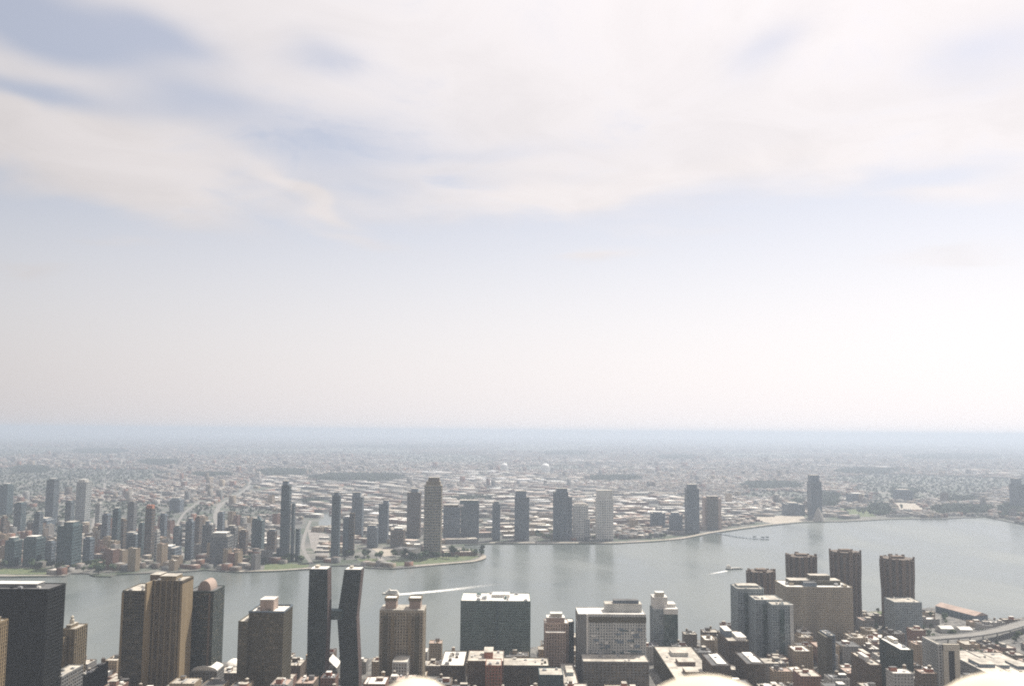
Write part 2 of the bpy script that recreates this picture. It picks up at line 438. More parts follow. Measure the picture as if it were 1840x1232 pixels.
class Tower:
    def __init__(s, name, label, cat, L, Rp, T, D, dep, wall, glass, roof=None, far=False, group=None, mark=None, h=None, **kw):
        x0, x1, y0, y1, z = rect_from(L, Rp, T, D, dep)
        if h: z = h
        s.o = bpy.data.objects.new(name, None); C.objects.link(s.o)
        s.cx, s.cy = (x0 + x1) / 2, (y0 + y1) / 2
        s.o.location = (s.cx, s.cy, GZ); tag(s.o, label, cat, group)
        s.wall, s.glass, s.roofm = wall, glass, roof or M_roof
        s.far = far
        s.main = (x0 - s.cx, x1 - s.cx, y0 - s.cy, y1 - s.cy, z - GZ)
        FOOT.append((x0 - 4, x1 + 4, y0 - 4, y1 + 4))
        (MARKS_FAR if far else MARKS_NEAR).append(((L + Rp) / 2, mark or label))
        s.D = D
        if kw.pop('build', True): s.mass(*s.main, **kw)

    def mass(s, x0, x1, y0, y1, h, z0=0.0, floor=None, bay=None, band=1.3, pier=1.2, proud=0.25, wall=None, glass=None, roof=None, parapet=1.1, noroof=False):
        far = s.far
        floor = floor or (6.8 if far else 3.4); bay = bay or (7.0 if far else 4.6)
        if far: band *= 1.7; pier *= 0.8
        wall = wall or s.wall; glass = glass or s.glass; roof = roof or s.roofm
        link('wall', MB().box(x0, x1, y0, y1, z0 - 0.5, h).mesh('wall'), glass, s.o)
        g = MB(); p = proud
        n = max(1, int((h - z0) / floor))
        if band > 0:
            for i in range(n):
                zt = h - 0.05 - i * floor
                if zt - band < z0: break
                g.box(x0 - p, x1 + p, y0 - p, y1 + p, zt - band, zt)
        q = p + 0.12 if band > pier else p + 0.3
        if pier > 0:
            nx = max(1, round((x1 - x0) / bay)); ny = max(1, round((y1 - y0) / bay))
            for i in range(nx + 1):
                c = x0 + (x1 - x0) * i / nx; c = min(max(c, x0 + pier / 2 - q + 0.02), x1 - pier / 2 + q - 0.02)
                g.box(c - pier / 2, c + pier / 2, y0 - q, y0 + 0.2, z0, h - 0.02)
                g.box(c - pier / 2, c + pier / 2, y1 - 0.2, y1 + q, z0, h - 0.02)
            for i in range(1, ny):
                c = y0 + (y1 - y0) * i / ny
                g.box(x0 - q, x0 + 0.2, c - pier / 2, c + pier / 2, z0, h - 0.02)
                g.box(x1 - 0.2, x1 + q, c - pier / 2, c + pier / 2, z0, h - 0.02)
        if g.v: link('facade_grid', g.mesh('facade_grid'), wall, s.o, 'stuff')
        if not noroof:
            link('roof', MB().box(x0 + 0.3, x1 - 0.3, y0 + 0.3, y1 - 0.3, h + 0.003, h + 0.25).mesh('roof'), roof, s.o)
            if parapet: s.ring(x0, x1, y0, y1, h, h + parapet, wall)
        return s

    def ring(s, x0, x1, y0, y1, z0, z1, mat, t=0.5, p=0.45, name='parapet'):
        m = MB()
        m.box(x0 - p, x1 + p, y0 - p, y0 - p + t, z0 - 0.4, z1); m.box(x0 - p, x1 + p, y1 + p - t, y1 + p, z0 - 0.4, z1)
        m.box(x0 - p, x0 - p + t, y0 - p + t, y1 + p - t, z0 - 0.4, z1 - 0.01); m.box(x1 + p - t, x1 + p, y0 - p + t, y1 + p - t, z0 - 0.4, z1 - 0.01)
        return link(name, m.mesh(name), mat, s.o)

    def fr(s, fx0, fx1, fy0, fy1, main=None):
        x0, x1, y0, y1, h = main or s.main
        return x0 + (x1 - x0) * fx0, x0 + (x1 - x0) * fx1, y0 + (y1 - y0) * fy0, y0 + (y1 - y0) * fy1

    def pent(s, fx0, fx1, fy0, fy1, h, mat=None, roof=None, z=None, name='penthouse', lip=True):
        a, b, c, d = s.fr(fx0, fx1, fy0, fy1); z = s.main[4] if z is None else z
        o = link(name, MB().box(a, b, c, d, z - 0.3, z + h).mesh(name), mat or s.wall, s.o)
        link('roof', MB().box(a - 0.3, b + 0.3, c - 0.3, d + 0.3, z + h + 0.002, z + h + 0.4).mesh('roof'), roof or s.roofm, o)
        return o

    def units(s, n, seed, main=None, big=1.0):
        rnd = random.Random(seed); x0, x1, y0, y1, h = main or s.main
        for i in range(n):
            w, l, hh = rnd.uniform(1.5, 4) * big, rnd.uniform(1.5, 5) * big, rnd.uniform(1.0, 2.6) * big
            cx, cy = rnd.uniform(x0 + w, x1 - w), rnd.uniform(y0 + l, y1 - l)
            m = MB().box(cx - w / 2, cx + w / 2, cy - l / 2, cy + l / 2, h, h + hh)
            m.lathe(cx, cy, [(w * 0.28, h + hh), (w * 0.28, h + hh + 0.5)], 8)
            link('roof_unit', m.mesh('roof_unit'), rnd.choice((M_unit, M_roofw, M_unit, s.wall)), s.o)
        return s

    def tank(s, fx, fy, z=None, k=1.0):
        a, b, c, d = s.fr(fx, fx, fy, fy); z = s.main[4] if z is None else z
        legs = []
        for dx in (-1, 1):
            for dy in (-1, 1): legs.append(MB().box(a + dx * 1.4 * k - 0.15, a + dx * 1.4 * k + 0.15, c + dy * 1.4 * k - 0.15, c + dy * 1.4 * k + 0.15, z, z + 3.2 * k))
        o = link('water_tank', MB().lathe(a, c, [(2.2 * k, z + 3.2 * k), (2.1 * k, z + 7 * k)], 14).mesh('water_tank'), M_tank, s.o)
        for lg in legs: link('leg', lg.mesh('leg'), M_unit, o)
        link('tank_roof', MB().lathe(a, c, [(2.4 * k, z + 7 * k), (0.1, z + 8.4 * k)], 14).mesh('tank_roof'), M_roof, o)

    def mast(s, fx, fy, h, r=0.25, z=None):
        a, b, c, d = s.fr(fx, fx, fy, fy); z = s.main[4] if z is None else z
        link('mast', MB().lathe(a, c, [(r, z), (r * 0.4, z + h)], 8).mesh('mast'), M_unit, s.o)


W = {k: wall_mat('wall_' + k, c) for k, c in dict(
    black=(0.005, 0.007, 0.007), tan=(0.19, 0.148, 0.09), gold=(0.25, 0.185, 0.105), brown=(0.14, 0.10, 0.07), darkbrown=(0.11, 0.085, 0.065),  # gold holds the warm sunlight of edges and side faces as colour
    olive=(0.09, 0.08, 0.055), grey=(0.19, 0.19, 0.185), palegrey=(0.46, 0.455, 0.43), white=(0.66, 0.63, 0.58), pink=(0.38, 0.29, 0.24),
    brick=(0.30, 0.13, 0.085), copper=(0.095, 0.055, 0.048), green=(0.125, 0.18, 0.17), darkgreen=(0.03, 0.045, 0.038), bluegrey=(0.27, 0.31, 0.32),
    teal=(0.07, 0.11, 0.12), cream=(0.52, 0.47, 0.38), slate=(0.15, 0.185, 0.22), steel=(0.12, 0.15, 0.17), redroof=(0.42, 0.17, 0.10), bronze=(0.11, 0.082, 0.05), sand=(0.345, 0.295, 0.22)).items()}
G = {k: glass_mat('glass_' + k, c, b_, a) for k, c, b_, a in (
    ('black', (0.006, 0.008, 0.008), (0.02, 0.02, 0.02), 0.10), ('dark', (0.035, 0.035, 0.033), (0.18, 0.15, 0.11), 0.2),
    ('tan', (0.085, 0.068, 0.045), (0.24, 0.19, 0.13), 0.3), ('green', (0.055, 0.088, 0.083), (0.14, 0.175, 0.165), 0.2),
    ('blue', (0.07, 0.10, 0.12), (0.25, 0.28, 0.29), 0.3), ('far', (0.05, 0.065, 0.075), (0.2, 0.2, 0.2), 0.25),
    ('teal', (0.03, 0.05, 0.055), (0.12, 0.14, 0.14), 0.2))}

# ---- near shore, left to right
t = Tower('dark_tower', 'broad near-black glass tower filling the lower left corner', 'building', -75, 117, 1059, 900, 34, W['black'], G['black'], M_roofd,
          mark='the near-black glass tower', bay=3.0, band=0.9, pier=0.5)
t.pent(0.30, 0.80, 0.35, 0.8, 3.5, W['grey'], M_roofw); t.units(7, 3)
t = Tower('sunlit_gold_tower', 'narrow sunlit gold stone tower at the very left edge of the picture', 'building', -40, 13, 1124, 800, 26, W['gold'], G['tan'], M_roof,
          mark='the narrow sunlit gold tower', bay=3.4, band=0.9, pier=1.5)  # sunlight on the stone is put into the gold wall colour
t.pent(0.4, 0.85, 0.3, 0.7, 4, W['gold'])
# stepped tan tower with a finial
t = Tower('stepped_tower', 'stepped tan stone tower with a finial in front of the near-black tower', 'building', 113, 156, 1131, 1010, 28, W['tan'], G['tan'], M_roof,
          mark='the stepped tan tower', bay=4.4, band=0.8, pier=1.8)
x0, x1, y0, y1, h = t.main
f0, f1, g0, g1, fh = rect_from(77, 117, 1153, 985, 22)
t.mass(f0 - t.cx, f1 - t.cx, g0 - t.cy, g1 - t.cy, fh - GZ, bay=4.2, band=0.9, pier=1.6)
mm = (f0 - t.cx, f1 - t.cx, g0 - t.cy, g1 - t.cy)
link('crown', MB().prism([(mm[0] + 2.5, mm[2] + 2.5), (mm[1] - 2.5, mm[2] + 2.5), (mm[1] - 2.5, mm[3] - 2.5), (mm[0] + 2.5, mm[3] - 2.5)], fh - GZ, fh - GZ + 5,
     [(mm[0] + 6, mm[2] + 5), (mm[1] - 6, mm[2] + 5), (mm[1] - 6, mm[3] - 5), (mm[0] + 6, mm[3] - 5)]).mesh('crown'), W['cream'], t.o)
p_ = t.pent(0.05, 0.45, 0.2, 0.8, 3.5, W['tan'])
a_, b_, c_, d_ = t.fr(0.22, 0.22, 0.5, 0.5)
link('finial', MB().lathe(a_, c_, [(2.4, h + 3.8), (2.4, h + 8), (1.2, h + 9), (1.9, h + 11), (0.2, h + 13)], 12).mesh('finial'), W['cream'], t.o)
t = Tower('terrace_block', 'low grey block with a pale terrace roof below the stepped tan tower', 'building', 86, 148, 1216, 930, 45, W['grey'], G['dark'], M_roof, mark='the pale terrace block')
t.units(5, 8)
t = Tower('dark_block', 'small black glass block with cluttered roof right of the stepped tan tower', 'building', 146, 193, 1213, 985, 55, W['black'], G['black'], M_roof, mark='the small black block')
t.units(9, 5); t.tank(0.85, 0.8)
# big ribbed tan tower
t = Tower('ribbed_tower', 'large ribbed tan tower with sunlit gold edges and a notched roofline', 'building', 273, 346, 1044, 1046, 34, W['bronze'], G['tan'], M_roof,
          mark='the ribbed tan tower', bay=5.2, band=0.7, pier=1.9, proud=0.5)
x0, x1, y0, y1, h = t.main
xl, xr, fh = at(221, 1062, 1030).x - t.cx, at(262.5, 1062, 1030).x - t.cx, at(245, 1062, 1030).z
L_ = (xl, xr, 1030 - t.cy, 1078 - t.cy, fh - GZ)
t.mass(*L_, bay=4.6, band=1.1, pier=0.8, wall=W['olive'], glass=G['dark'])
link('side_wall', MB().box(xr - 1, xr + 1.0, L_[2] - 0.8, y0 - 0.9, 0, fh - GZ + 9).mesh('side_wall'), W['gold'], t.o)  # sunlit face: the sun strip is painted as gold wall
link('side_wall', MB().box(x1 - 1.6, x1 + 0.9, y0 - 1.2, y1, 0, h - 3).mesh('side_wall'), W['gold'], t.o)  # right side painted gold for the sun on it
link('corner_pier', MB().box(xl - 0.9, xl + 1.4, L_[2] - 1.0, L_[2] + 3, 0, fh - GZ - 1).mesh('corner_pier'), W['gold'], t.o)  # gold strip painted for the glint along the left edge
t.pent(-0.18, 0.14, 0.3, 0.9, 8, W['brown'], z=fh - GZ + 6); t.pent(-0.18, 0.0, 0.3, 0.9, 7, W['brown'], z=fh - GZ - 0.2)
t.pent(0.2, 0.72, 0.2, 0.8, 4.5, W['tan']); t.units(4, 11, L_); t.units(3, 12)
for i in range(5):
    xx = x0 + (x1 - x0) * (0.12 + 0.19 * i)
    link('rib', MB().box(xx - 0.9, xx + 0.9, y0 - 1.4, y0 - 0.4, 0, h + (1.8 if i in (1, 2, 3) else 0.5)).mesh('rib'), W['tan'], t.o)
t = Tower('hooded_tower', 'dark banded tower with a curved pinkish hood on its roof', 'building', 338, 403, 1063, 1090, 40, W['darkgreen'], G['dark'], M_roofd,
          mark='the tower with pinkish hood', bay=6, band=1.5, pier=0.5)
x0, x1, y0, y1, h = t.main
prof = [(math.cos(a), math.sin(a)) for a in [math.pi * k / 12 for k in range(13)]]
hx0, hx1 = x0 + (x1 - x0) * 0.28, x0 + (x1 - x0) * 0.80
poly = [((hx0 + hx1) / 2 + (hx1 - hx0) / 2 * c, h + 0.2 + 11.5 * s_) for c, s_ in prof]
mb = MB(); n_ = len(poly)
mb.v = [(a, y0 + 8, b) for a, b in poly] + [(a, y1 - 8, b) for a, b in poly]
mb.f = [tuple(range(n_)), tuple(reversed(range(n_, 2 * n_)))] + [(i, i + n_, (i + 1) % n_ + n_, (i + 1) % n_) for i in range(n_)]
link('hood', mb.mesh('hood'), W['pink'], t.o)
link('corner_pier', MB().box(x1 - 5.5, x1 - 3.2, y0 - 0.9, y0 + 1, 0, h - 1).mesh('corner_pier'), W['brown'], t.o)  # brown strip painted for the thin sunlit edge of the tower
t = Tower('domed_block', 'low block with a curved white roof below the tower with pinkish hood', 'building', 343, 402, 1206, 1085, 26, W['grey'], G['dark'], M_roof,
          mark='the curved white roof')
x0, x1, y0, y1, h = t.main
poly = [((x0 + x1) / 2 + (x1 - x0) / 2 * c, h + 0.3 + 5.5 * s_) for c, s_ in prof]
mb = MB(); mb.v = [(a, y0 + 1, b) for a, b in poly] + [(a, y1 - 1, b) for a, b in poly]
mb.f = [tuple(range(n_)), tuple(reversed(range(n_, 2 * n_)))] + [(i, i + n_, (i + 1) % n_ + n_, (i + 1) % n_) for i in range(n_)]
link('vault', mb.mesh('vault'), wall_mat('white_vault', (0.74, 0.70, 0.63), 0.1), t.o)


def tent(label, L, Rp, T, D, dep, hh, mark):
    """air-supported white hall: a long rounded shell on a low kerb"""
    x0, x1, y0, y1, z = rect_from(L, Rp, T, D, dep)
    o = bpy.data.objects.new('white_hall', None); C.objects.link(o); cx, cy = (x0 + x1) / 2, (y0 + y1) / 2
    o.location = (cx, cy, GZ); tag(o, label, 'hall', 'white rounded halls by the near bank'); FOOT.append((x0, x1, y0, y1))
    w, l = (x1 - x0) / 2, (y1 - y0) / 2; mb = MB(); n, k = 12, 8; b0 = 0
    for j in range(k + 1):
        v = -1 + 2 * j / k; sc = math.sqrt(max(0.0, 1 - abs(v) ** 4)) * 0.98 + 0.02
        for i in range(n + 1):
            a = math.pi * i / n
            mb.v.append((w * math.cos(a) * sc, l * v, 1.0 + (z - GZ - 1) * math.sin(a) * sc))
    for j in range(k):
        for i in range(n):
            p0 = j * (n + 1) + i; mb.f.append((p0, p0 + n + 1, p0 + n + 2, p0 + 1))
    sh = link('shell', mb.mesh('shell'), MATS['white_vault'], o)
    for p in sh.data.polygons: p.use_smooth = True
    link('kerb', MB().box(-w, w, -l, l, 0, 1.05).mesh('kerb'), W['grey'], o)
    MARKS_NEAR.append(((L + Rp) / 2, mark))


tent('white rounded hall between the curved white roof and the brown twin-level tower', 402, 434, 1189, 1250, 30, 20, 'the white rounded halls')
tent('small white rounded hall right of the brown twin-level tower', 522, 550, 1186, 1255, 24, 16, 'the white rounded halls')
# brown two-level tower
t = Tower('brown_tower', 'brown twin-level tower with a reddish penthouse and white roof', 'building', 448, 525, 1101, 1020, 40, W['olive'], G['tan'], M_roofw,
          mark='the brown twin-level tower', bay=3.6, band=1.4, pier=1.3)
x0, x1, y0, y1, h = t.main
f0, f1, g0, g1, fh = rect_from(429, 449, 1117, 1012, 40)
L_ = (f0 - t.cx, x0 - 0.2, g0 - t.cy, g1 - t.cy, fh - GZ)
t.mass(*L_, bay=3.6, band=1.4, pier=1.3, roof=M_roof)
o_ = t.pent(0.22, 0.62, 0.3, 0.8, 12, W['pink']); t.units(5, 4)
t.ring(x0, x1, y0, y1, h + 1.1, h + 2.4, W['slate'], 0.6, 0.7, 'cornice')

# twin copper towers with a bridge: each bends in its height
def bent_tower(name, label, secs, D, dep, mark, xr):
    """secs: list of (left px, right px, y px) from the top down; the right-hand face is copper"""
    o = bpy.data.objects.new(name, None); C.objects.link(o)
    pts = []
    for a, b, y in secs:
        p, q = at(a, y, D), at(b, y, D); pts.append((p.x, q.x, p.z))
    cx = (pts[0][0] + pts[0][1]) / 2; cy_ = D + dep / 2
    o.location = (cx, cy_, GZ); tag(o, label, 'building', 'twin bent towers joined by a bridge')
    pts = [(a - cx, b - cx, z - GZ) for a, b, z in pts]; a, b, z = pts[-1]
    if z > 0: pts.append((a, b, 0.0))
    pts = pts[::-1]
    FOOT.append((cx - 25, cx + 25, D - 3, D + dep + 3)); MARKS_NEAR.append((xr, mark))

    def sec(z):
        for i in range(len(pts) - 1):
            if pts[i][2] <= z <= pts[i + 1][2] + 1e-6:
                s = (z - pts[i][2]) / max(1e-6, pts[i + 1][2] - pts[i][2])
                return pts[i][0] + s * (pts[i + 1][0] - pts[i][0]), pts[i][1] + s * (pts[i + 1][1] - pts[i][1])
        return pts[-1][:2]
    H = pts[-1][2]; y0, y1 = -dep / 2, dep / 2
    core = MB(); g = MB(); cp = MB(); zs = sorted(set([p[2] for p in pts]))
    for i in range(len(zs) - 1):
        a0, b0 = sec(zs[i]); a1, b1 = sec(zs[i + 1])
        core.hexa([(a0, y0, zs[i]), (b0, y0, zs[i]), (b0, y1, zs[i]), (a0, y1, zs[i])], [(a1, y0, zs[i + 1]), (b1, y0, zs[i + 1]), (b1, y1, zs[i + 1]), (a1, y1, zs[i + 1])])
    link('wall', core.mesh('wall'), G['teal'], o)
    fl = 3.5; nf = int(H / fl)
    for i in range(nf):
        z = H - 0.1 - i * fl
        a0, b0 = sec(max(0, z - 0.9)); a1, b1 = sec(z)
        g.hexa([(a0 - .3, y0 - .3, z - .9), (b0 + .3, y0 - .3, z - .9), (b0 + .3, y1 + .3, z - .9), (a0 - .3, y1 + .3, z - .9)],
               [(a1 - .3, y0 - .3, z), (b1 + .3, y0 - .3, z), (b1 + .3, y1 + .3, z), (a1 - .3, y1 + .3, z)])
        for k in range(9):                     # staggered window mullions on the front
            s = (k + (0.5 if i % 2 else 0.0) + 0.3) / 9.3; xx = a1 + (b1 - a1) * s
            g.box(xx - 0.35, xx + 0.35, y0 - 0.42, y0 + 0.1, z - fl + 0.02, z - 0.92)
        q0, q1 = sec(max(0, z - fl)), sec(z)
        for k in range(7):                     # copper panels on the right-hand face
            s0, s1 = y0 + dep * k / 7 + 0.15, y0 + dep * (k + 1) / 7 - 0.15
            cp.hexa([(q0[1] - .2, s0, z - fl + .1), (q0[1] + .42, s0, z - fl + .1), (q0[1] + .42, s1, z - fl + .1), (q0[1] - .2, s1, z - fl + .1)],
                    [(q1[1] - .2, s0, z - .95), (q1[1] + .42, s0, z - .95), (q1[1] + .42, s1, z - .95), (q1[1] - .2, s1, z - .95)])
    link('floor_bands', g.mesh('floor_bands'), W['darkgreen'], o, 'stuff')
    link('copper_cladding', cp.mesh('copper_cladding'), W['copper'], o, 'stuff')
    a, b = pts[-1][:2]
    link('roof', MB().box(a + 1, b - 1, y0 + 1, y1 - 1, H, H + 0.4).mesh('roof'), M_roofw, o)
    link('penthouse', MB().box(a + 5, b - 12, y0 + 8, y1 - 6, H + 0.4, H + 3).mesh('penthouse'), W['cream'], o)
    return o


bent_tower('bent_tower', 'taller left tower of the dark bent pair, copper on its side', [(556, 588, 1022), (553, 588, 1110), (551, 582, 1232), (551, 580, 1330)], 1120, 24, 'the bent pair of towers', 575)
bt = bent_tower('bent_tower', 'right tower of the dark bent pair, kinked at mid height', [(619, 649, 1023), (606, 640, 1108), (612, 644, 1200), (613, 645, 1300)], 1150, 22, 'the bent pair of towers', 625)
pa, pb = at(588, 1097, 1140), at(611, 1112, 1140)
o = bpy.data.objects.new('sky_bridge', None); C.objects.link(o); o.location = (pa.x, 1140, pb.z); tag(o, 'short dark bridge joining the bent pair of towers at mid height', 'bridge')
link('deck', MB().box(-3, pb.x - pa.x + 2, 0, 14, 0, pa.z - pb.z).mesh('deck'), G['green'], o)
for k in range(3):
    zz = (pa.z - pb.z) * k / 2
    link('floor_band', MB().box(-3, pb.x - pa.x + 2, -0.35, 14.35, zz - 0.5, zz + 0.5).mesh('floor_band'), W['teal'], o)
# slanted white roof between the bent towers
x0, x1, y0, y1, z = rect_from(590, 612, 1200, 1195, 30)
o = bpy.data.objects.new('slanted_hall', None); C.objects.link(o); o.location = ((x0 + x1) / 2, (y0 + y1) / 2, GZ)
tag(o, 'bright white slanted roof seen between the feet of the bent towers', 'hall'); FOOT.append((x0, x1, y0, y1))
w = (x1 - x0) / 2
link('wall', MB().box(-w, w, -15, 15, 0, z - GZ).mesh('wall'), W['grey'], o)
link('roof', MB().hexa([(-w - .5, -15.5, z - GZ + 10), (w + .5, -15.5, z - GZ), (w + .5, 15.5, z - GZ), (-w - .5, 15.5, z - GZ + 10)],
     [(-w - .5, -15.5, z - GZ + 10.6), (w + .5, -15.5, z - GZ + .6), (w + .5, 15.5, z - GZ + .6), (-w - .5, 15.5, z - GZ + 10.6)]).mesh('roof'), M_roofw, o)

# tan tower with two roof turrets
t = Tower('turreted_tower', 'tan tower with two square turrets on its roof', 'building', 683, 765, 1099, 1085, 34, W['sand'], G['tan'], M_roof,
          mark='the tower with two turrets', bay=3.4, band=1.2, pier=1.4)
for fa, fb in ((0.10, 0.35), (0.66, 0.92)):
    o_ = t.pent(fa, fb, 0.2, 0.75, 13.5, W['pink'], M_roofw, name='turret')
    t.ring(*t.fr(fa, fb, 0.2, 0.75), t.main[4] + 12, t.main[4] + 15, W['tan'], 0.6, 0.9)
t.pent(-0.01, 1.01, 0.02, 0.98, 2.0, W['cream']); t.units(6, 21)
x0, x1, y0, y1, h = t.main
for fx, wd in ((0.13, 5.5), (0.87, 5.5), (0.30, 3.5), (0.70, 3.5)):
    c = x0 + (x1 - x0) * fx
    link('corner_pier', MB().box(c - wd / 2, c + wd / 2, y0 - 3.2, y0, 0, h - 4).mesh('corner_pier'), W['olive'] if wd > 4 else W['tan'], t.o)
a_ = rect_from(706, 736, 1190, 1050, 30)
t.mass(a_[0] - t.cx, a_[1] - t.cx, a_[2] - t.cy, a_[3] - t.cy - 2, a_[4] - GZ, wall=W['palegrey'], roof=M_roof, bay=3.4, band=1.2, pier=1.2)
# dark green glass slab
t = Tower('green_slab', 'broad dark green glass slab with a white cluttered roof', 'building', 828, 953, 1080, 1270, 62, W['green'], G['green'], M_roofw,
          mark='the dark green glass slab', bay=3.2, band=1.5, pier=0.45)
x0, x1, y0, y1, h = t.main
link('corner_pier', MB().box(x0 + (x1 - x0) * 0.525 - 1, x0 + (x1 - x0) * 0.525 + 1, y0 - 1.4, y0, 0, h + 1.1).mesh('corner_pier'), W['teal'], t.o)
t.units(12, 31, big=1.6); t.pent(0.45, 0.7, 0.45, 0.8, 4, W['white'], M_roofw); t.mast(0.62, 0.5, 16)
# white-roofed low block in front of it, brick and brown blocks
t = Tower('white_roof_block', 'low dark block with a broad bright white roof left of the green slab', 'building', 792, 838, 1196, 1105, 70, W['darkbrown'], G['dark'], M_roofw, mark='the broad white roof')
t.units(7, 33, big=1.3); t.tank(0.4, 0.9)
t = Tower('brown_block', 'brown brick block with rooftop clutter at the foot of the green slab', 'building', 840, 905, 1188, 1080, 50, W['brown'], G['tan'], M_roof, mark='the brown brick block', bay=3.4)
t.pent(0.45, 0.7, 0.3, 0.8, 7, W['brick']); t.units(5, 34)
t = Tower('red_block', 'narrow red brick block standing before the brown brick block', 'building', 873, 901, 1196, 1045, 30, W['brick'], G['tan'], M_roof, mark='the narrow red block', bay=3.2)
t.units(3, 35)
t = Tower('olive_block', 'olive grey block with a pale parapet between the red and pale towers', 'building', 904, 986, 1196, 1090, 36, W['olive'], G['dark'], M_roof, mark='the olive grey block', bay=3.6)
t.units(6, 36)
t = Tower('teal_block', 'low dark teal block in front of the slim pale tower', 'building', 968, 1012, 1213, 1020, 30, W['teal'], G['green'], M_roof, mark='the low teal block'); t.units(3, 37)
# slim pale pink tower with a dark flank
t = Tower('pale_tower', 'slim pale pinkish tower with a stepped top and dark right flank', 'building', 978, 1021, 1120, 1180, 26, W['pink'], G['tan'], M_roofw,
          mark='the slim pale pink tower', bay=3.4, band=1.5, pier=1.5)
t.pent(0.08, 0.85, 0.15, 0.85, 6.5, W['pink']); t.pent(0.25, 0.75, 0.25, 0.7, 11, W['cream']); t.units(4, 38)
x0, x1, y0, y1, h = t.main
a_ = rect_from(1019, 1031, 1118, 1192, 22)
t.mass(x1 + .1, a_[1] - t.cx, a_[2] - t.cy, a_[3] - t.cy, a_[4] - GZ, wall=W['teal'], glass=G['teal'], roof=M_roofw)
link('balcony_bay', MB().box(x0 + 18, x0 + 25, y0 - 1.6, y0, h - 32, h - 24).mesh('balcony_bay'), W['slate'], t.o)
a_ = rect_from(980, 1016, 1137, 1168, 12)
t.mass(a_[0] - t.cx, a_[1] - t.cx, a_[2] - t.cy, y0 - .05, a_[4] - GZ, wall=W['pink'], glass=G['tan'], bay=3.4, band=1.5, pier=1.5)
# broad grey building with irregular panels
t = Tower('panelled_building', 'broad grey building with irregular dark panels and a long penthouse', 'building', 1035, 1160, 1104, 1160, 44, W['palegrey'], G['blue'], M_roofw,
          mark='the grey panelled building', bay=3.3, band=1.7, pier=1.7)
x0, x1, y0, y1, h = t.main
t.pent(0.42, 0.97, 0.35, 0.8, 10, W['palegrey'], M_roof); t.pent(0.55, 0.93, 0.42, 0.7, 14, W['slate'], M_roofd)
link('top_band', MB().box(x0 - .7, x1 + .7, y0 - 1.0, y1 + .7, h - 9, h - 2.5).mesh('top_band'), W['olive'], t.o)
link('corner_pier', MB().box(x0 - .8, x0 + 9, y0 - 1.6, y0 + 2, 0, h + .5).mesh('corner_pier'), W['grey'], t.o)
link('corner_pier', MB().box(x0 + 9.6, x0 + 12, y0 - 2.0, y0 + 2, 0, h + .8).mesh('corner_pier'), W['white'], t.o)
rnd = random.Random(5)
for i in range(44):
    px_ = x0 + 15 + rnd.random() * (x1 - x0 - 24); pz = h - 18 - rnd.random() * (h - 50) * 0.95; ww = rnd.choice((2.5, 4, 6, 8.5)); hh = rnd.choice((1.6, 2.2, 3.3))
    link('panel', MB().box(px_, px_ + ww, y0 - 0.9 - 0.004 * i, y0 - 0.2, pz, pz + hh).mesh('panel'), rnd.choice((W['slate'], W['teal'], W['slate'], W['white'])), t.o)
t = Tower('podium_block', 'grey podium block at the foot of the grey panelled building', 'building', 1044, 1166, 1203, 1120, 38, W['grey'], G['tan'], M_roof, mark='the grey podium block', h=46); t.units(6, 41)
# pale roof slab seen end-on
t = Tower('long_slab', 'long low slab with a pale roof running towards the viewer', 'building', 1006, 1046, 1224, 1010, 150, W['brown'], G['tan'], M_roof, mark='the long pale-roofed slab', h=34)
t.pent(0.25, 0.85, 0.2, 0.45, 6, W['bluegrey']); t.pent(0.3, 0.8, 0.6, 0.8, 5, W['bluegrey'])
# white-crowned glass tower
t = Tower('crowned_tower', 'glass tower with a white stepped crown standing at the near bank', 'building', 1168, 1217, 1095, 1330, 34, W['bluegrey'], G['blue'], M_roofw,
          mark='the white-crowned glass tower', bay=3.4, band=1.2, pier=0.9)
x0, x1, y0, y1, h = t.main
t.pent(0.02, 0.62, 0.2, 0.9, 16, W['white']); t.pent(0.15, 0.5, 0.3, 0.7, 22, W['cream']); t.pent(0.62, 0.98, 0.3, 0.9, 6, W['white'])
link('top_band', MB().box(x0 + 14, x1 + .8, y0 - 1.2, y1, h - 6, h + 1.6).mesh('top_band'), W['white'], t.o)
link('front_bay', MB().box(x0 + 14.2, x1 + .6, y0 - 1.1, y0, 0, h - 6.2).mesh('front_bay'), G['green'], t.o)
t.units(4, 43)
# long slab running towards the camera, right of the panelled building
xa = gp(1165, 1146, 30).x
o = Tower('terraced_slab', 'long dark-flanked slab with a pale terrace roof right of the panelled building', 'building', 1165, 1240, 1146, 1045, 225, W['olive'], G['dark'], M_roof, build=False, mark='the long terraced slab')
o.cx = 195; x0 = xa - o.cx; o.o.location.x = o.cx
o.main = (x0, x0 + 50, -112, 112, 30 - GZ); o.mass(*o.main, bay=5, band=1.2, pier=1.2)
FOOT.append((xa - 3, xa + 55, 1030, 1275))
for k, fy in enumerate((0.12, 0.34, 0.55, 0.76)): o.pent(0.3, 0.72, fy, fy + 0.1, 5, (W['bluegrey'], W['brown'], W['brown'], W['palegrey'])[k])
o.units(8, 44)
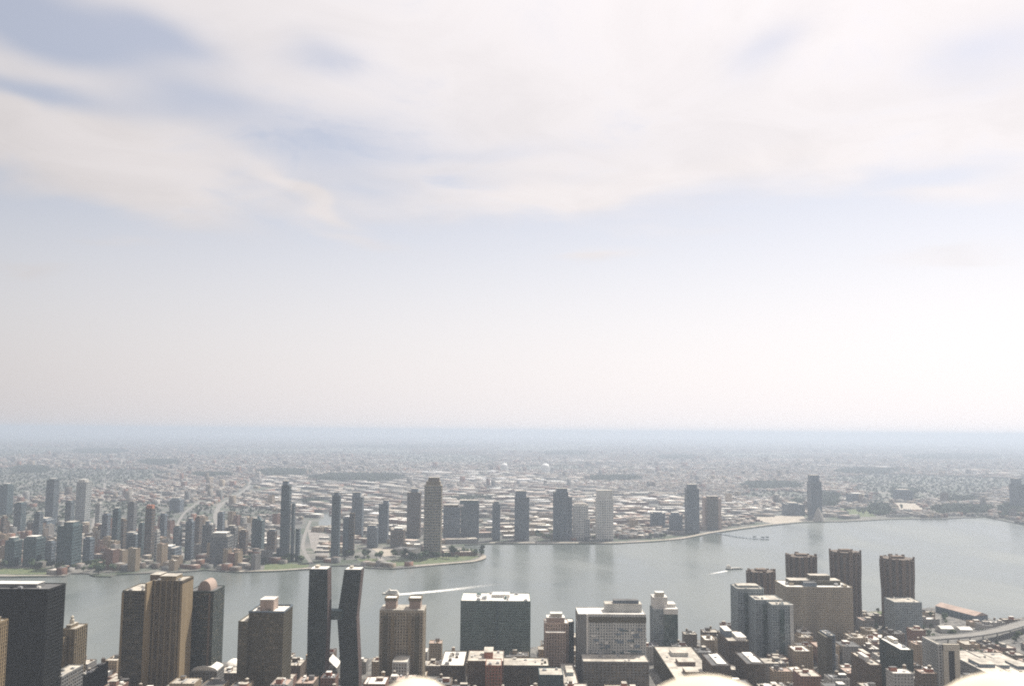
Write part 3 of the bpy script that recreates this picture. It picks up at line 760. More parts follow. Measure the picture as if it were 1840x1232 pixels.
# bluish glass hospital in two masses
t = Tower('hospital', 'bluish grey glass hospital with a lower stepped front', 'building', 1313, 1372, 1058, 1330, 40, W['bluegrey'], G['blue'], M_roof,
          mark='the bluish glass hospital', bay=3.6, band=1.3, pier=1.0)
for L2, R2, T2, D2, d2 in ((1345, 1405, 1078, 1290, 38), (1378, 1424, 1087, 1265, 26)):
    a_ = rect_from(L2, R2, T2, D2, d2); mm = (a_[0] - t.cx, a_[1] - t.cx, a_[2] - t.cy, a_[3] - t.cy - (0.1 if D2 > 1270 else 2), a_[4] - GZ)
    t.mass(*mm, bay=3.6, band=1.3, pier=1.0); t.units(4, int(T2), mm)
    link('glass_bay', MB().box(mm[0] + 10, mm[0] + 16, mm[2] - 1.5, mm[2], 0, mm[4] - 5).mesh('glass_bay'), G['green'], t.o)
    link('corner_pier', MB().box(mm[1] - 4, mm[1] + .9, mm[2] - 1.3, mm[2] + 3, 0, mm[4] + 1.5).mesh('corner_pier'), W['palegrey'], t.o)
t.pent(0.1, 0.9, 0.3, 0.8, 3, W['bluegrey']); t.units(4, 45)
x0, x1, y0, y1, h = t.main
link('glass_bay', MB().box(x0 + 10, x0 + 16, y0 - 1.5, y0, 0, h - 5).mesh('glass_bay'), G['green'], t.o)
# broad tan slab
t = Tower('tan_slab', 'broad plain tan slab with roof plant in front of the brown round towers', 'building', 1393, 1531, 1055, 1400, 60, W['sand'], G['tan'], M_roofw,
          mark='the broad tan slab', bay=3.0, band=2.0, pier=1.5)
t.pent(0.12, 0.9, 0.35, 0.75, 7, W['olive'], M_roof); t.pent(0.45, 0.75, 0.4, 0.7, 14, W['olive'], M_roof)
t.pent(0.30, 0.48, 0.08, 0.3, 6, W['slate'], M_roofd); t.units(12, 47, big=1.5)
# grey block before the fourth round tower
t = Tower('grey_slab', 'bluish grey slab block before the rightmost brown round tower', 'building', 1589, 1656, 1082, 1440, 40, W['bluegrey'], G['blue'], M_roof, mark='the bluish grey slab', bay=3.4, band=1.6, pier=1.2)
t.units(5, 48)


# four brown brick riverside towers with flared, notched heads
def flared_tower(label, L, Rp, T, D):
    r = (at(Rp, T, D).x - at(L, T, D).x) / 2; p, q = at(L, T, D + r), at(Rp, T, D + r); r = (q.x - p.x) / 2; h = at((L + Rp) / 2, T, D + r).z - GZ
    cx, cy_ = (p.x + q.x) / 2, D + r
    o = bpy.data.objects.new('flared_tower', None); C.objects.link(o); o.location = (cx, cy_, GZ); tag(o, label, 'building', 'four brown riverside towers')
    FOOT.append((cx - r, cx + r, cy_ - r, cy_ + r)); MARKS_NEAR.append(((L + Rp) / 2, 'the brown flared towers'))
    n = 16
    def plan(rr, ph=0.0): return [(rr * math.cos(2 * math.pi * (i + .5) / n + ph) , rr * math.sin(2 * math.pi * (i + .5) / n + ph)) for i in range(n)]
    link('wall', MB().prism(plan(r * 0.9), 0, h * 0.55).prism(plan(r * 0.9), h * 0.55, h * 0.75, plan(r * 0.94)).prism(plan(r * 0.94), h * 0.75, h - 2).mesh('wall'), G['dark'], o)
    g = MB(); rnd = random.Random(int(L))
    for i in range(n):
        a = 2 * math.pi * i / n; ca, sa = math.cos(a), math.sin(a); hw = r * 0.075 if i % 4 else r * 0.12
        top = h + rnd.choice((-3.5, -1.0, 0.8, 2.6))
        for z0, z1, r0, r1 in ((0, h * .55, .94, .94), (h * .55, h * .75, .94, .985), (h * .75, top, .985, 1.0)):
            def sq(rr): return [(ca * x - sa * y, sa * x + ca * y) for x, y in ((rr * r - 3, -hw), (rr * r, -hw), (rr * r, hw), (rr * r - 3, hw))]
            g.prism(sq(r0), z0, z1, sq(r1))
    link('brick_piers', g.mesh('brick_piers'), W['brown'], o, 'stuff')
    b = MB()
    for i in range(int(h / 3.4)):
        z = 2 + i * 3.4; k = .915 if z < h * .55 else (.915 + (z / h - .55) / .2 * .035 if z < h * .75 else .95)
        if z < h - 3: b.prism(plan(r * k), z, z + 1.5)
    link('floor_bands', b.mesh('floor_bands'), W['darkbrown'], o, 'stuff')
    link('roof', MB().prism(plan(r * .9), h - 2, h - .6).mesh('roof'), W['darkbrown'], o)
    link('penthouse', MB().box(-r * .35, r * .35, -r * .3, r * .3, h - .6, h + 2.6).mesh('penthouse'), W['brown'], o)
    return o


flared_tower('leftmost and lowest of the four brown flared riverside towers', 1341, 1393, 1024, 1500)
flared_tower('second from left of the four brown flared riverside towers', 1412, 1467, 997, 1560)
flared_tower('third from left, tallest of the four brown flared riverside towers', 1491, 1546, 989, 1530)
flared_tower('rightmost of the four brown flared riverside towers', 1582, 1641, 1001, 1500)

# right-hand complex
t = Tower('dark_green_block', 'dark green block with a bright white roof at lower right', 'building', 1581, 1640, 1168, 1060, 60, W['darkgreen'], G['green'], M_roofw, mark='the dark green block', bay=4, band=1.2, pier=0.8)
t.units(6, 51); t.pent(0.5, 0.9, 0.6, 0.9, 4, W['cream'])
t = Tower('framed_block', 'pale block framing one tall dark recess', 'building', 1658, 1692, 1158, 1090, 40, W['palegrey'], G['dark'], M_roof, mark='the pale framed block', bay=4, band=1.6, pier=1.6)
x0, x1, y0, y1, h = t.main
link('recess', MB().box(x0 + 11, x0 + 18, y0 - 0.9, y0, h * .35, h - 6).mesh('recess'), G['black'], t.o)
for a, b in ((x0 + 5, x0 + 10.9), (x0 + 18.1, x0 + 24)): link('jamb', MB().box(a, b, y0 - 2.4, y0, h * .3, h).mesh('jamb'), W['cream'], t.o)
link('lintel', MB().box(x0 + 5, x0 + 24, y0 - 2.6, y0, h - 5.9, h + 1.5).mesh('lintel'), W['cream'], t.o)
t = Tower('brown_wing', 'brown brick wing with white roof pieces left of the dark green block', 'building', 1530, 1583, 1195, 1080, 60, W['brown'], G['tan'], M_roof, mark='the brown brick wing', bay=3.6)
t.pent(0.1, 0.45, 0.3, 0.7, 5, W['white'], M_roofw); t.pent(0.55, 0.95, 0.5, 0.9, 6, W['brick']); t.units(6, 52)
for i, (xp, yp, lab) in enumerate(((1692, 1168, 'nearest the pale framed block'), (1722, 1170, 'in the middle of three'), (1756, 1172, 'rightmost of three'))):
    hgt = 42 - i * 5; g_ = gp(xp, yp, hgt)
    t = Tower('stepped_wing', 'grey flat-roofed hospital wing running towards the viewer, ' + lab, 'building', xp, xp + 40, yp, g_.y - 190, 190, W[('grey', 'palegrey', 'olive')[i]], G['dark'], M_roof, build=False,
              group='three long wings at lower right', mark='the three long wings')
    x0 = g_.x - t.cx; t.main = (x0, x0 + (30, 26, 30)[i], -95, 95, hgt - GZ); t.mass(*t.main, bay=4.5)
    FOOT.append((g_.x - 3, g_.x + 33, g_.y - 195, g_.y + 3))
    t.pent(0.2, 0.8, 0.55, 0.7, 4, W['slate']); t.units(6, 60 + i)
t = Tower('thin_tower', 'slim dark brick tower before the left half of the broad tan slab', 'building', 1474, 1500, 1142, 1180, 30, W['slate'], G['dark'], M_roof, mark='the slim dark tower', bay=4)
x0, x1, y0, y1, h = t.main; link('corner_pier', MB().box(x0 - 4, x0 + 4, y0 - 1.5, y1, 0, h - 1).mesh('corner_pier'), W['olive'], t.o); t.units(3, 53)
for i, (L2, R2, T2, D2, dd, lab) in enumerate(((1262, 1312, 1196, 1085, 55, 'brown block with a tilted white roof below the glass hospital, left of two'), (1322, 1374, 1193, 1080, 55, 'brown block with a tilted white roof below the glass hospital, right of two'))):
    t = Tower('white_topped_block', lab, 'building', L2, R2, T2, D2, dd, W['darkbrown'], G['dark'], M_roofd, group='two dark blocks with white roofs', mark='the two white-topped blocks', bay=3.6)
    t.pent(0.35, 0.85, 0.1, 0.95, 1.2, W['white'], M_roofw, name='white_deck'); t.units(3, 54 + i)
t = Tower('tank_block', 'dark block with a pale upper storey below the glass hospital', 'building', 1290, 1345, 1152, 1185, 60, W['darkbrown'], G['dark'], M_roof, mark='the dark block with pale storey', bay=3.6)
t.pent(0.05, 0.4, 0.4, 0.9, 8, W['slate'], M_roofw); t.pent(0.5, 0.95, 0.1, 0.6, 4, W['white'], M_roofw); t.units(4, 57)
# pier shed and elevated riverside road
pa, pb = gp(1692, 1098, GZ), gp(1764, 1117, GZ); dv = pb - pa; hl = dv.length / 2
x0, x1, y0, y1 = pa.x - 15, pb.x + 15, pb.y - 15, pa.y + 15
o = bpy.data.objects.new('pier_shed', None); C.objects.link(o); o.location = ((pa.x + pb.x) / 2, (pa.y + pb.y) / 2, GZ); o.rotation_euler.z = math.atan2(dv.y, dv.x)
tag(o, 'long shed with a pinkish pitched roof at the right-hand bank', 'shed'); FOOT.append((x0, x1, y0, y1))
link('wall', MB().box(-hl, hl, -13, 13, -2, 11).mesh('wall'), W['slate'], o)
link('roof', MB().hexa([(-hl - 1, -14, 11), (hl + 1, -14, 11), (hl + 1, 14, 11), (-hl - 1, 14, 11)], [(-hl - 1, -0.5, 16), (hl + 1, -0.5, 16), (hl + 1, 0.5, 16), (-hl - 1, 0.5, 16)]).mesh('roof'), W['pink'], o)
for i in range(8): link('door', MB().box(-hl + 4 + i * hl / 4.3, -hl + 10 + i * hl / 4.3, -13.3, -12.9, 0, 8).mesh('door'), W['teal'], o)
for i, (a, b, c, lab) in enumerate(((1698, 1128, 1300, 'left of two low white sheds beside the pier shed'), (1732, 1130, 1310, 'right of two low white sheds beside the pier shed'))):
    c = gp(a, b + 9, GZ).y; x0, x1, y0, y1, z = rect_from(a - 18, a + 16, b, c, 22)
    o = bpy.data.objects.new('white_shed', None); C.objects.link(o); o.location = ((x0 + x1) / 2, (y0 + y1) / 2, GZ); tag(o, lab, 'shed', 'two low white sheds'); FOOT.append((x0, x1, y0, y1))
    w = (x1 - x0) / 2; z = 10.0
    link('wall', MB().box(-w, w, -11, 11, 0, z - 3).mesh('wall'), W['palegrey'], o)
    link('roof', MB().hexa([(-w - .5, -11.5, z - 3), (w + .5, -11.5, z - 3), (w + .5, 11.5, z - 3), (-w - .5, 11.5, z - 3)], [(-w - .5, -.4, z), (w + .5, -.4, z), (w + .5, .4, z), (-w - .5, .4, z)]).mesh('roof'), M_roofw, o)
deck_pts = [Vector(gp(a, b, 14.5)[:2]) for a, b, d in ((1672, 1146, 1215), (1710, 1143, 1225), (1750, 1139, 1245), (1800, 1130, 1285), (1845, 1117, 1350), (1900, 1105, 1430), (1990, 1090, 1560))]
deck_pts = smooth(deck_pts, 6)
o = bpy.data.objects.new('elevated_road', None); C.objects.link(o); o.location = (0, 0, GZ); tag(o, 'curving pale elevated road along the right-hand bank', 'elevated road')
link('deck', ribbon_mesh(deck_pts, 20, 12.0, 1.6), M_road, o)
for s in (-1, 1):
    off = []
    for i, p in enumerate(deck_pts):
        d = (deck_pts[min(i + 1, len(deck_pts) - 1)] - deck_pts[max(i - 1, 0)]).normalized(); off.append(p + Vector((-d.y, d.x)) * 10.1 * s)
    link('barrier', ribbon_mesh(off, 0.5, 13.1, 1.4), W['palegrey'], o)
for i in range(2, len(deck_pts) - 1, 3):
    p = deck_pts[i]; link('column', MB().lathe(p.x, p.y, [(1.1, 0), (1.1, 10.4)], 10).mesh('column'), W['palegrey'], o)
for p in deck_pts[::2]: FOOT.append((p.x - 16, p.x + 16, p.y - 16, p.y + 16))

# ---- far shore towers
def FT(name, label, L, Rp, T, base, wall, glass='far', dep=None, mark=None, **kw):
    D = gp((L + Rp) / 2, base, GZ).y; wpx = (Rp - L) / F * D
    return Tower(name, label, 'building', L, Rp, T, D, dep or max(18, wpx * 0.8), W[wall], G[glass], kw.pop('roof', M_roof), far=True, mark=mark, **kw)


def step(t, L, Rp, T, wall=None, off=0.0, **kw):
    a = rect_from(L, Rp, T, t.D + off, (t.main[3] - t.main[2]) * 0.7)
    t.mass(a[0] - t.cx, a[1] - t.cx, a[2] - t.cy, a[3] - t.cy, a[4] - GZ, wall=W[wall] if wall else None, **kw)


t = FT('slim_tower', 'tallest slim glass tower on the left far shore with stepped right side', 506, 524, 872, 1008, 'steel', 'teal', mark='the tallest slim tower')
t.pent(0.1, 0.75, 0.1, 0.9, 11, W['slate']); step(t, 524.5, 531, 905, off=3); step(t, 531.5, 540, 950, off=2); step(t, 497, 505.5, 985, off=2)
t = FT('slim_tower', 'slim glass tower with rounded dark head near the rail yard', 597, 613, 890, 1006, 'steel', 'teal', mark='the round-headed slim tower'); t.pent(0.2, 0.8, 0.2, 0.8, 8, W['slate'])
t = FT('mid_tower', 'dark mid-height tower touching the round-headed slim tower', 617, 628, 931, 998, 'slate', 'teal', mark='the dark mid-height tower'); step(t, 628.5, 638, 922, 'brown', off=6); t.pent(.2, .8, .2, .8, 4)
t = FT('mid_tower', 'dark grey tower with a stepped cap behind the rail yard', 633, 654, 893, 968, 'slate', mark='the step-capped grey tower'); t.pent(.0, .75, .1, .9, 14, W['slate'])
t = FT('mid_tower', 'squat grey tower with a small cap left of the tan pair', 681, 699, 905, 975, 'slate', mark='the squat grey tower'); t.pent(.45, 1, .1, .9, 10, W['slate'])
t = FT('tan_tower', 'shorter tan tower of the tan pair on the point', 732, 757, 885, 967, 'brown', mark='the shorter tan tower'); t.pent(.3, .8, .1, .9, 12, W['slate'])
t = FT('tan_tower', 'tallest tan tower at the water on the grassy point', 763, 795, 872, 1000, 'sand', mark='the tallest tan tower'); t.pent(.08, .92, .1, .9, 10, W['tan']); t.pent(.2, .85, .15, .85, 20, W['brown'])
t = FT('wide_tower', 'wide grey apartment block right of the tallest tan tower', 797, 827, 912, 971, 'slate', mark='the wide grey block'); t.pent(.0, .9, .1, .9, 8, W['darkbrown'])
t = FT('capped_tower', 'dark-capped blue grey tower beside the wide grey block', 833, 861, 905, 971, 'steel', mark='the dark-capped tower'); t.pent(-.25, .98, .0, .95, 10, W['teal']); step(t, 828, 833.5, 912, 'teal', off=1)
t = FT('slim_block', 'slim dark blue tower standing alone behind the promenade', 885, 899, 905, 971, 'slate', mark='the lone slim blue tower'); t.pent(.2, .8, .1, .9, 7, W['slate'])
t = FT('blue_tower', 'broad dark blue tower with a flat cap right of the lone slim tower', 925, 951, 893, 971, 'slate', mark='the broad dark blue tower'); t.pent(.05, .8, .1, .9, 18, W['slate'])
t = FT('blue_tower', 'broad dark blue tower stepped on its right beside a pale block', 994, 1021, 884, 970, 'slate', mark='the stepped blue tower'); t.pent(.2, .95, .1, .9, 11, W['slate']); step(t, 1021.5, 1028, 893, off=4)
t = FT('pale_block', 'pale grey apartment block between the stepped blue tower and the pale tower', 1029, 1057, 908, 969, 'white', 'blue', mark='the pale apartment block', pier=3.0, band=2.2); step(t, 1050, 1060, 932, off=-3); t.pent(.1, .9, .2, .9, 5)
t = FT('pale_tower', 'tall pale grey tower standing right of the pale apartment block', 1070, 1102, 897, 971, 'white', 'blue', mark='the tall pale tower', pier=3.0, band=2.2); t.pent(.02, .98, .1, .9, 26, W['white'])
t = FT('blue_tower', 'dark blue tower at the bend of the far shore', 1230, 1256, 878, 958, 'slate', mark='the tower at the bend'); t.pent(.15, .85, .1, .9, 14, W['slate'])
t = FT('brown_tower', 'brown tower with a sunlit pinkish right flank beside the tower at the bend', 1266, 1295, 896, 951, 'tan', mark='the brown sunlit tower', dep=46); t.pent(.1, .9, .2, .9, 8, W['darkbrown'])
x0, x1, y0, y1, h = t.main
link('side_wall', MB().box(x1 - 9, x1 + 1.2, y0 - 1.5, y1 + .5, 0, h + 1.5).mesh('side_wall'), W['pink'], t.o)  # sunlight on the right flank put into the pink colour
link('side_wall', MB().box(x0 - 8, x0 - .4, y0 + 8, y1 + 6, 0, h + 4).mesh('side_wall'), W['pink'], t.o)
t = FT('blue_tower', 'lone dark blue tower on the right far shore', 1450, 1476, 866, 932, 'slate', mark='the lone right-shore tower'); t.pent(.05, .85, .1, .9, 26, W['slate'])
t = FT('edge_tower', 'dark blue tower cut by the right edge of the picture', 1813, 1842, 870, 912, 'slate', 'teal', mark='the right-edge tower'); t.pent(.1, .7, .1, .9, 25, W['slate'])
t = FT('spired_tower', 'dark teal tower with a small peaked top left of the tallest slim tower', 453, 476, 935, 990, 'teal', 'teal', mark='the peaked teal tower'); x0, x1, y0, y1, h = t.main
link('peak', MB().prism([(-8, -8), (8, -8), (8, 8), (-8, 8)], h, h + 12, [(-.5, -.5), (.5, -.5), (.5, .5), (-.5, .5)]).mesh('peak'), W['teal'], t.o)
t.pent(.0, .45, .1, .9, 6, W['teal']); step(t, 431, 478, 988, off=-16)
LEFT = [
    ('teal_tower', 'dark teal tower at the left edge of the far shore', 0, 25, 872, 925, 'teal', 'teal'),
    ('grey_tower', 'tall grey glass tower, left of two high on the left far shore', 84, 107, 862, 940, 'steel', 'far'),
    ('grey_tower', 'tall grey glass tower, right of two high on the left far shore', 138, 165, 866, 938, 'palegrey', 'blue'),
    ('teal_block', 'wide dark teal block with bright roof units at the left waterfront', 10, 40, 972, 1018, 'teal', 'teal'),
    ('teal_block', 'wide dark teal block in the second place from the left edge', 43, 82, 968, 1018, 'teal', 'teal'),
    ('teal_tower', 'massive dark teal tower at the left waterfront behind the trees', 104, 148, 945, 1022, 'teal', 'teal'),
    ('slim_tower', 'slim dark tower right of the massive teal tower', 203, 218, 918, 1005, 'teal', 'far'),
    ('slim_tower', 'slim tower with a red cap on the left far shore', 262, 279, 914, 1003, 'brown', 'far'),
    ('low_tower', 'short dark tower behind the red-capped slim tower', 305, 331, 898, 920, 'slate', 'far'),
    ('grey_tower', 'narrow grey tower right of the red-capped slim tower', 334, 350, 938, 1006, 'slate', 'far'),
    ('grey_tower', 'mid grey tower with pale roof left of the broad grey waterfront block', 364, 386, 943, 1000, 'grey', 'far'),
    ('grey_block', 'broad grey block at the left waterfront by the bank', 378, 420, 964, 1016, 'grey', 'far'),
    ('brick_block', 'tan brick block between the peaked teal tower and the tallest slim tower', 480, 498, 955, 996, 'brown', 'far'),
    ('grey_block', 'low slate block below the two tall grey towers', 60, 100, 935, 962, 'slate', 'teal'),
    ('grey_block', 'low dark block left of the red-capped slim tower', 224, 254, 960, 996, 'slate', 'teal'),
    ('grey_block', 'wide low slate block below the red-capped slim tower', 284, 326, 985, 1014, 'slate', 'far'),
    ('brown_block', 'brown block behind the wide low slate block', 176, 196, 945, 985, 'brown', 'far'),
    ('grey_block', 'dark apartment block in the low houses right of the tall pale tower', 1168, 1195, 922, 950, 'slate', 'far'),
    ('grey_block', 'dark apartment block just left of the tower at the bend', 1202, 1226, 926, 958, 'slate', 'far'),
    ('brown_block', 'low brown block on the left foot of the squat grey tower', 660, 680, 948, 984, 'slate', 'far'),
    ('brown_block', 'low brown block on the right foot of the squat grey tower', 702, 728, 952, 984, 'brown', 'far'),
    ('grey_block', 'low dark block by the lone right-shore tower', 1405, 1446, 906, 926, 'slate', 'far'),
    ('grey_block', 'long low slate block on the right far shore behind the field', 1520, 1560, 888, 905, 'slate', 'far'),
    ('grey_block', 'long slate block behind the sports field on the right', 1604, 1640, 882, 900, 'slate', 'far'),
]
for nm, lab, L, Rp, T, base, wl, gl in LEFT:
    t = FT(nm, lab, L, Rp, T, base, wl, gl, mark='the ' + ' '.join(lab.replace(',', '').split()[:4]))
    rnd = random.Random(L)
    if 'red cap' in lab: t.pent(.05, .95, .1, .9, 9, W['redroof'], W['redroof'])
    else: t.pent(rnd.uniform(.05, .3), rnd.uniform(.6, .95), .15, .85, rnd.uniform(4, 10), W[wl] if rnd.random() < .6 else W['slate'], M_roof if rnd.random() < .5 else M_roofw)
    if rnd.random() < .5: t.units(3, L, big=1.8)
MORE = ((26, 48, 905, 958, 'teal'), (118, 134, 902, 965, 'steel'), (150, 170, 968, 1012, 'slate'), (184, 199, 925, 992, 'slate'), (230, 247, 903, 968, 'grey'), (249, 261, 942, 1000, 'teal'),
        (288, 301, 925, 985, 'slate'), (312, 327, 948, 1008, 'steel'), (351, 363, 930, 990, 'brown'), (391, 404, 922, 975, 'slate'), (406, 428, 948, 1003, 'grey'), (62, 78, 922, 988, 'steel'),
        (2, 14, 930, 985, 'brown'), (82, 101, 975, 1016, 'slate'), (172, 184, 905, 950, 'palegrey'), (278, 288, 955, 1008, 'palegrey'), (430, 446, 955, 1000, 'brown'), (214, 228, 935, 1000, 'brown'))
MORE_T = []; keep = list(MARKS_FAR)
for L, Rp, T, base, wl in MORE:
    t = FT('mid_tower', 'mid-height tower on the left far shore', L, Rp, T, base, wl); t.pent(.15, .8, .15, .85, 5, W[wl]); MORE_T.append((t.o, (L + Rp) / 2, wl))
MARKS_FAR[:] = keep
# pale conical heap beside the lone right-shore tower
pc = gp(1475, 937, GZ); hh = at(1475, 912, pc.y + 10).z - GZ
o = link('gravel_heap', MB().lathe(0, 0, [(22, 0), (15, hh * .4), (8, hh * .75), (1.5, hh)], 18).mesh('gravel_heap'), wall_mat('pale_gravel', (0.36, 0.33, 0.29), .2))
o.location = (pc.x, pc.y + 24, GZ); tag(o, 'pale conical heap at the water beside the lone right-shore tower', 'heap')
for k, (a, b) in enumerate(((566, 992), (570, 984), (573, 976), (574, 968))):
    p = gp(a, b, GZ); p2 = gp(590, b + 1, GZ); w = p2.x - p.x
    o = bpy.data.objects.new('long_shed', None); C.objects.link(o); o.location = ((p.x + p2.x) / 2, p.y, GZ)
    tag(o, 'long low pale shed in the rail yard, ' + ('nearest the river', 'second from the river', 'third from the river', 'farthest from the river')[k], 'shed', 'long sheds in the rail yard')
    link('wall', MB().box(-w / 2, w / 2, -5, 5, 0, 5).mesh('wall'), W['grey'], o)
    link('roof', MB().hexa([(-w / 2 - .4, -5.5, 5), (w / 2 + .4, -5.5, 5), (w / 2 + .4, 5.5, 5), (-w / 2 - .4, 5.5, 5)], [(-w / 2, -.4, 7), (w / 2, -.4, 7), (w / 2, .4, 7), (-w / 2, .4, 7)]).mesh('roof'), M_roofw if k % 2 else M_roof, o)
# two white storage domes far inland
for px_, py_, lab in ((906, 846, 'left of two white domed storage tanks far inland'), (980, 850, 'right and larger of two white domed storage tanks far inland')):
    p = gp(px_, py_, GZ); r = (6.0 if px_ < 950 else 7.5) / F * p.y
    o = bpy.data.objects.new('storage_tank', None); C.objects.link(o); o.location = (p.x, p.y + r, GZ); tag(o, lab, 'storage tank', 'two white storage tanks')
    ml = MATS.get('tank_white') or wall_mat('tank_white', (0.80, 0.79, 0.76), .05, .5)
    d = link('drum', MB().lathe(0, 0, [(r, 0), (r, r * 1.5)], 24).mesh('drum'), ml, o)
    s = link('dome', MB().lathe(0, 0, [(r * math.cos(a), r * 1.5 + r * .8 * math.sin(a)) for a in [k * math.pi / 2 / 7 for k in range(8)]], 24).mesh('dome'), ml, o)
    FOOT.append((p.x - 2 * r, p.x + 2 * r, p.y - 2 * r, p.y + 3 * r))
# timber pier on the far shore
o = bpy.data.objects.new('timber_pier', None); C.objects.link(o); o.location = (0, 0, 0); tag(o, 'thin timber pier reaching out from the far shore at the bend', 'pier')
pp = smooth([Vector(gp(a, b, 1.5)[:2]) for a, b in ((1286, 957), (1310, 961), (1335, 965), (1360, 967), (1381, 968))], 4)
link('deck', ribbon_mesh(pp, 7, 2.0, .6), W['slate'], o)
for i, p in enumerate(pp): link('pile', MB().lathe(p.x, p.y, [(.7, -3), (.6, 2.6 if i % 2 else 3.4)], 8).mesh('pile'), M_tank, o)
for a, b in ((1356, 966), (1371, 967), (1379, 966.5)):
    p = gp(a, b, 0); link('pier_house', MB().box(p.x - 5, p.x + 4, p.y - 3, p.y + 3, 2, 6).mesh('pier_house'), W['bluegrey'], o)


# ------------------------------------------------------------------ low houses
ORD = ['leftmost', 'second from left', 'third from left', 'fourth from left', 'fifth from left', 'sixth from left', 'seventh from left', 'eighth from left', 'ninth from left', 'tenth from left', 'eleventh from left', 'twelfth from left'] + [k + ' from left' for k in ('thirteenth', 'fourteenth', 'fifteenth', 'sixteenth', 'seventeenth', 'eighteenth', 'nineteenth', 'twentieth', 'twenty-first', 'twenty-second', 'twenty-third', 'twenty-fourth')]
PENDING = []                                  # (object, pixel x, what, landmark, cat, group)


def screen_x(x, y, z=10.0):
    d = ROT.transposed() @ Vector((x, y, z - CAM_H)); return 920 + F * d.x / -d.z, 616 - F * d.y / -d.z


def near_mark(px, far):
    return min((MARKS_FAR if far else MARKS_NEAR), key=lambda q: abs(q[0] - px))[1]


for o_, px_, wl in MORE_T:
    PENDING.append((o_, px_, 'mid-height %s tower' % {'teal': 'dark teal', 'steel': 'dark blue', 'slate': 'slate grey', 'grey': 'grey', 'brown': 'brown', 'palegrey': 'pale grey'}[wl], near_mark(px_, True), 'building', 'mid-height towers on the left far shore'))


def low_house(x, y, w, l, h, rz, wallm, roofm, rnd, name, z=GZ, units=1):
    """low flat-roofed building in one mesh with two materials: walls, parapet, roof, bulkhead"""
    mb = MB(); a, b = w / 2, l / 2
    mb.box(-a, a, -b, b, 0, h)
    p = .35
    mb.box(-a - .1, a + .1, -b - .1, -b + p, h - .5, h + .9); mb.box(-a - .1, a + .1, b - p, b + .1, h - .5, h + .9)
    mb.box(-a - .1, -a + p, -b + p, b - p, h - .5, h + .88); mb.box(a - p, a + .1, -b + p, b - p, h - .5, h + .88)
    for i in range(units):
        u = rnd.uniform(-a * .6, a * .6); v = rnd.uniform(-b * .6, b * .6); s = min(w, l) * rnd.uniform(.1, .2)
        mb.box(u - s, u + s, v - s, v + s, h, h + rnd.uniform(1.8, 3.5))
    me = mb.mesh(name); o = link(name, me, [wallm, roofm]); o.location = (x, y, z); o.rotation_euler.z = rz
    nf = len(me.polygons); idx = [0] * nf; idx[1] = 1
    for k in range(units): idx[30 + 6 * k + 1] = 1
    me.polygons.foreach_set('material_index', idx)
    return o


def near_block(x, y, w, l, h, wallm, roofm, rnd, name):
    a, b = w / 2, l / 2
    o = link(name, MB().box(-a, a, -b, b, 0, h).mesh(name), wallm); o.location = (x, y, GZ)
    link('roof', MB().box(-a + .3, a - .3, -b + .3, b - .3, h + .003, h + .2).mesh('roof'), roofm, o)
    m = MB(); p = .35
    m.box(-a - .15, a + .15, -b - .15, -b + p, h - .5, h + 1.0); m.box(-a - .15, a + .15, b - p, b + .15, h - .5, h + 1.0)
    m.box(-a - .15, -a + p, -b + p, b - p, h - .5, h + .98); m.box(a - p, a + .15, -b + p, b - p, h - .5, h + .98)
    link('parapet', m.mesh('parapet'), wallm, o)
    u, v = rnd.uniform(-.3, .3) * w, rnd.uniform(-.2, .3) * l; s, q = rnd.uniform(2, 4.2), rnd.uniform(2, 5); hb = rnd.uniform(3, 5.5)
    bk = link('bulkhead', MB().box(u - s, u + s, v - q, v + q, h, h + hb).mesh('bulkhead'), rnd.choice((wallm, wallm, W['grey'], W['brick'])), o)
    link('roof', MB().box(u - s - .2, u + s + .2, v - q - .2, v + q + .2, h + hb, h + hb + .3).mesh('roof'), rnd.choice((M_roof, M_roofw, M_roofd)), bk)
    for i in range(rnd.choice((1, 2, 3, 4))):
        c, d, e, f = rnd.uniform(-a + 2, a - 2), rnd.uniform(-b + 2, b - 2), rnd.uniform(.6, 1.8), rnd.uniform(.8, 3.0)
        link('roof_unit', MB().box(c - e, c + e, d - f, d + f, h + .2, h + rnd.uniform(1.0, 2.3)).mesh('roof_unit'), rnd.choice((M_unit, M_roofw, M_tank)), o)
    if rnd.random() < .4:
        c, d, k = rnd.uniform(-a + 3, a - 3), rnd.uniform(0, b - 3), rnd.uniform(.8, 1.1)
        tk = link('water_tank', MB().lathe(c, d, [(1.6 * k, h + 3), (1.9 * k, h + 3.2), (1.85 * k, h + 6.4)], 12).mesh('water_tank'), M_tank, o)
        link('tank_roof', MB().lathe(c, d, [(2.05 * k, h + 6.4), (.1, h + 7.6)], 12).mesh('tank_roof'), M_roof, tk)
        for e in (-1.1, 1.1):
            for f in (-1.1, 1.1): link('leg', MB().box(c + e - .12, c + e + .12, d + f - .12, d + f + .12, h, h + 3.1).mesh('leg'), M_unit, tk)
    if rnd.random() < .5:
        c = rnd.uniform(-a + 2, a - 6)
        link('duct', MB().box(c, c + rnd.uniform(.8, 1.4), -b * .7, b * .6, h + .5, h + 1.5).mesh('duct'), M_unit, o)
    return o


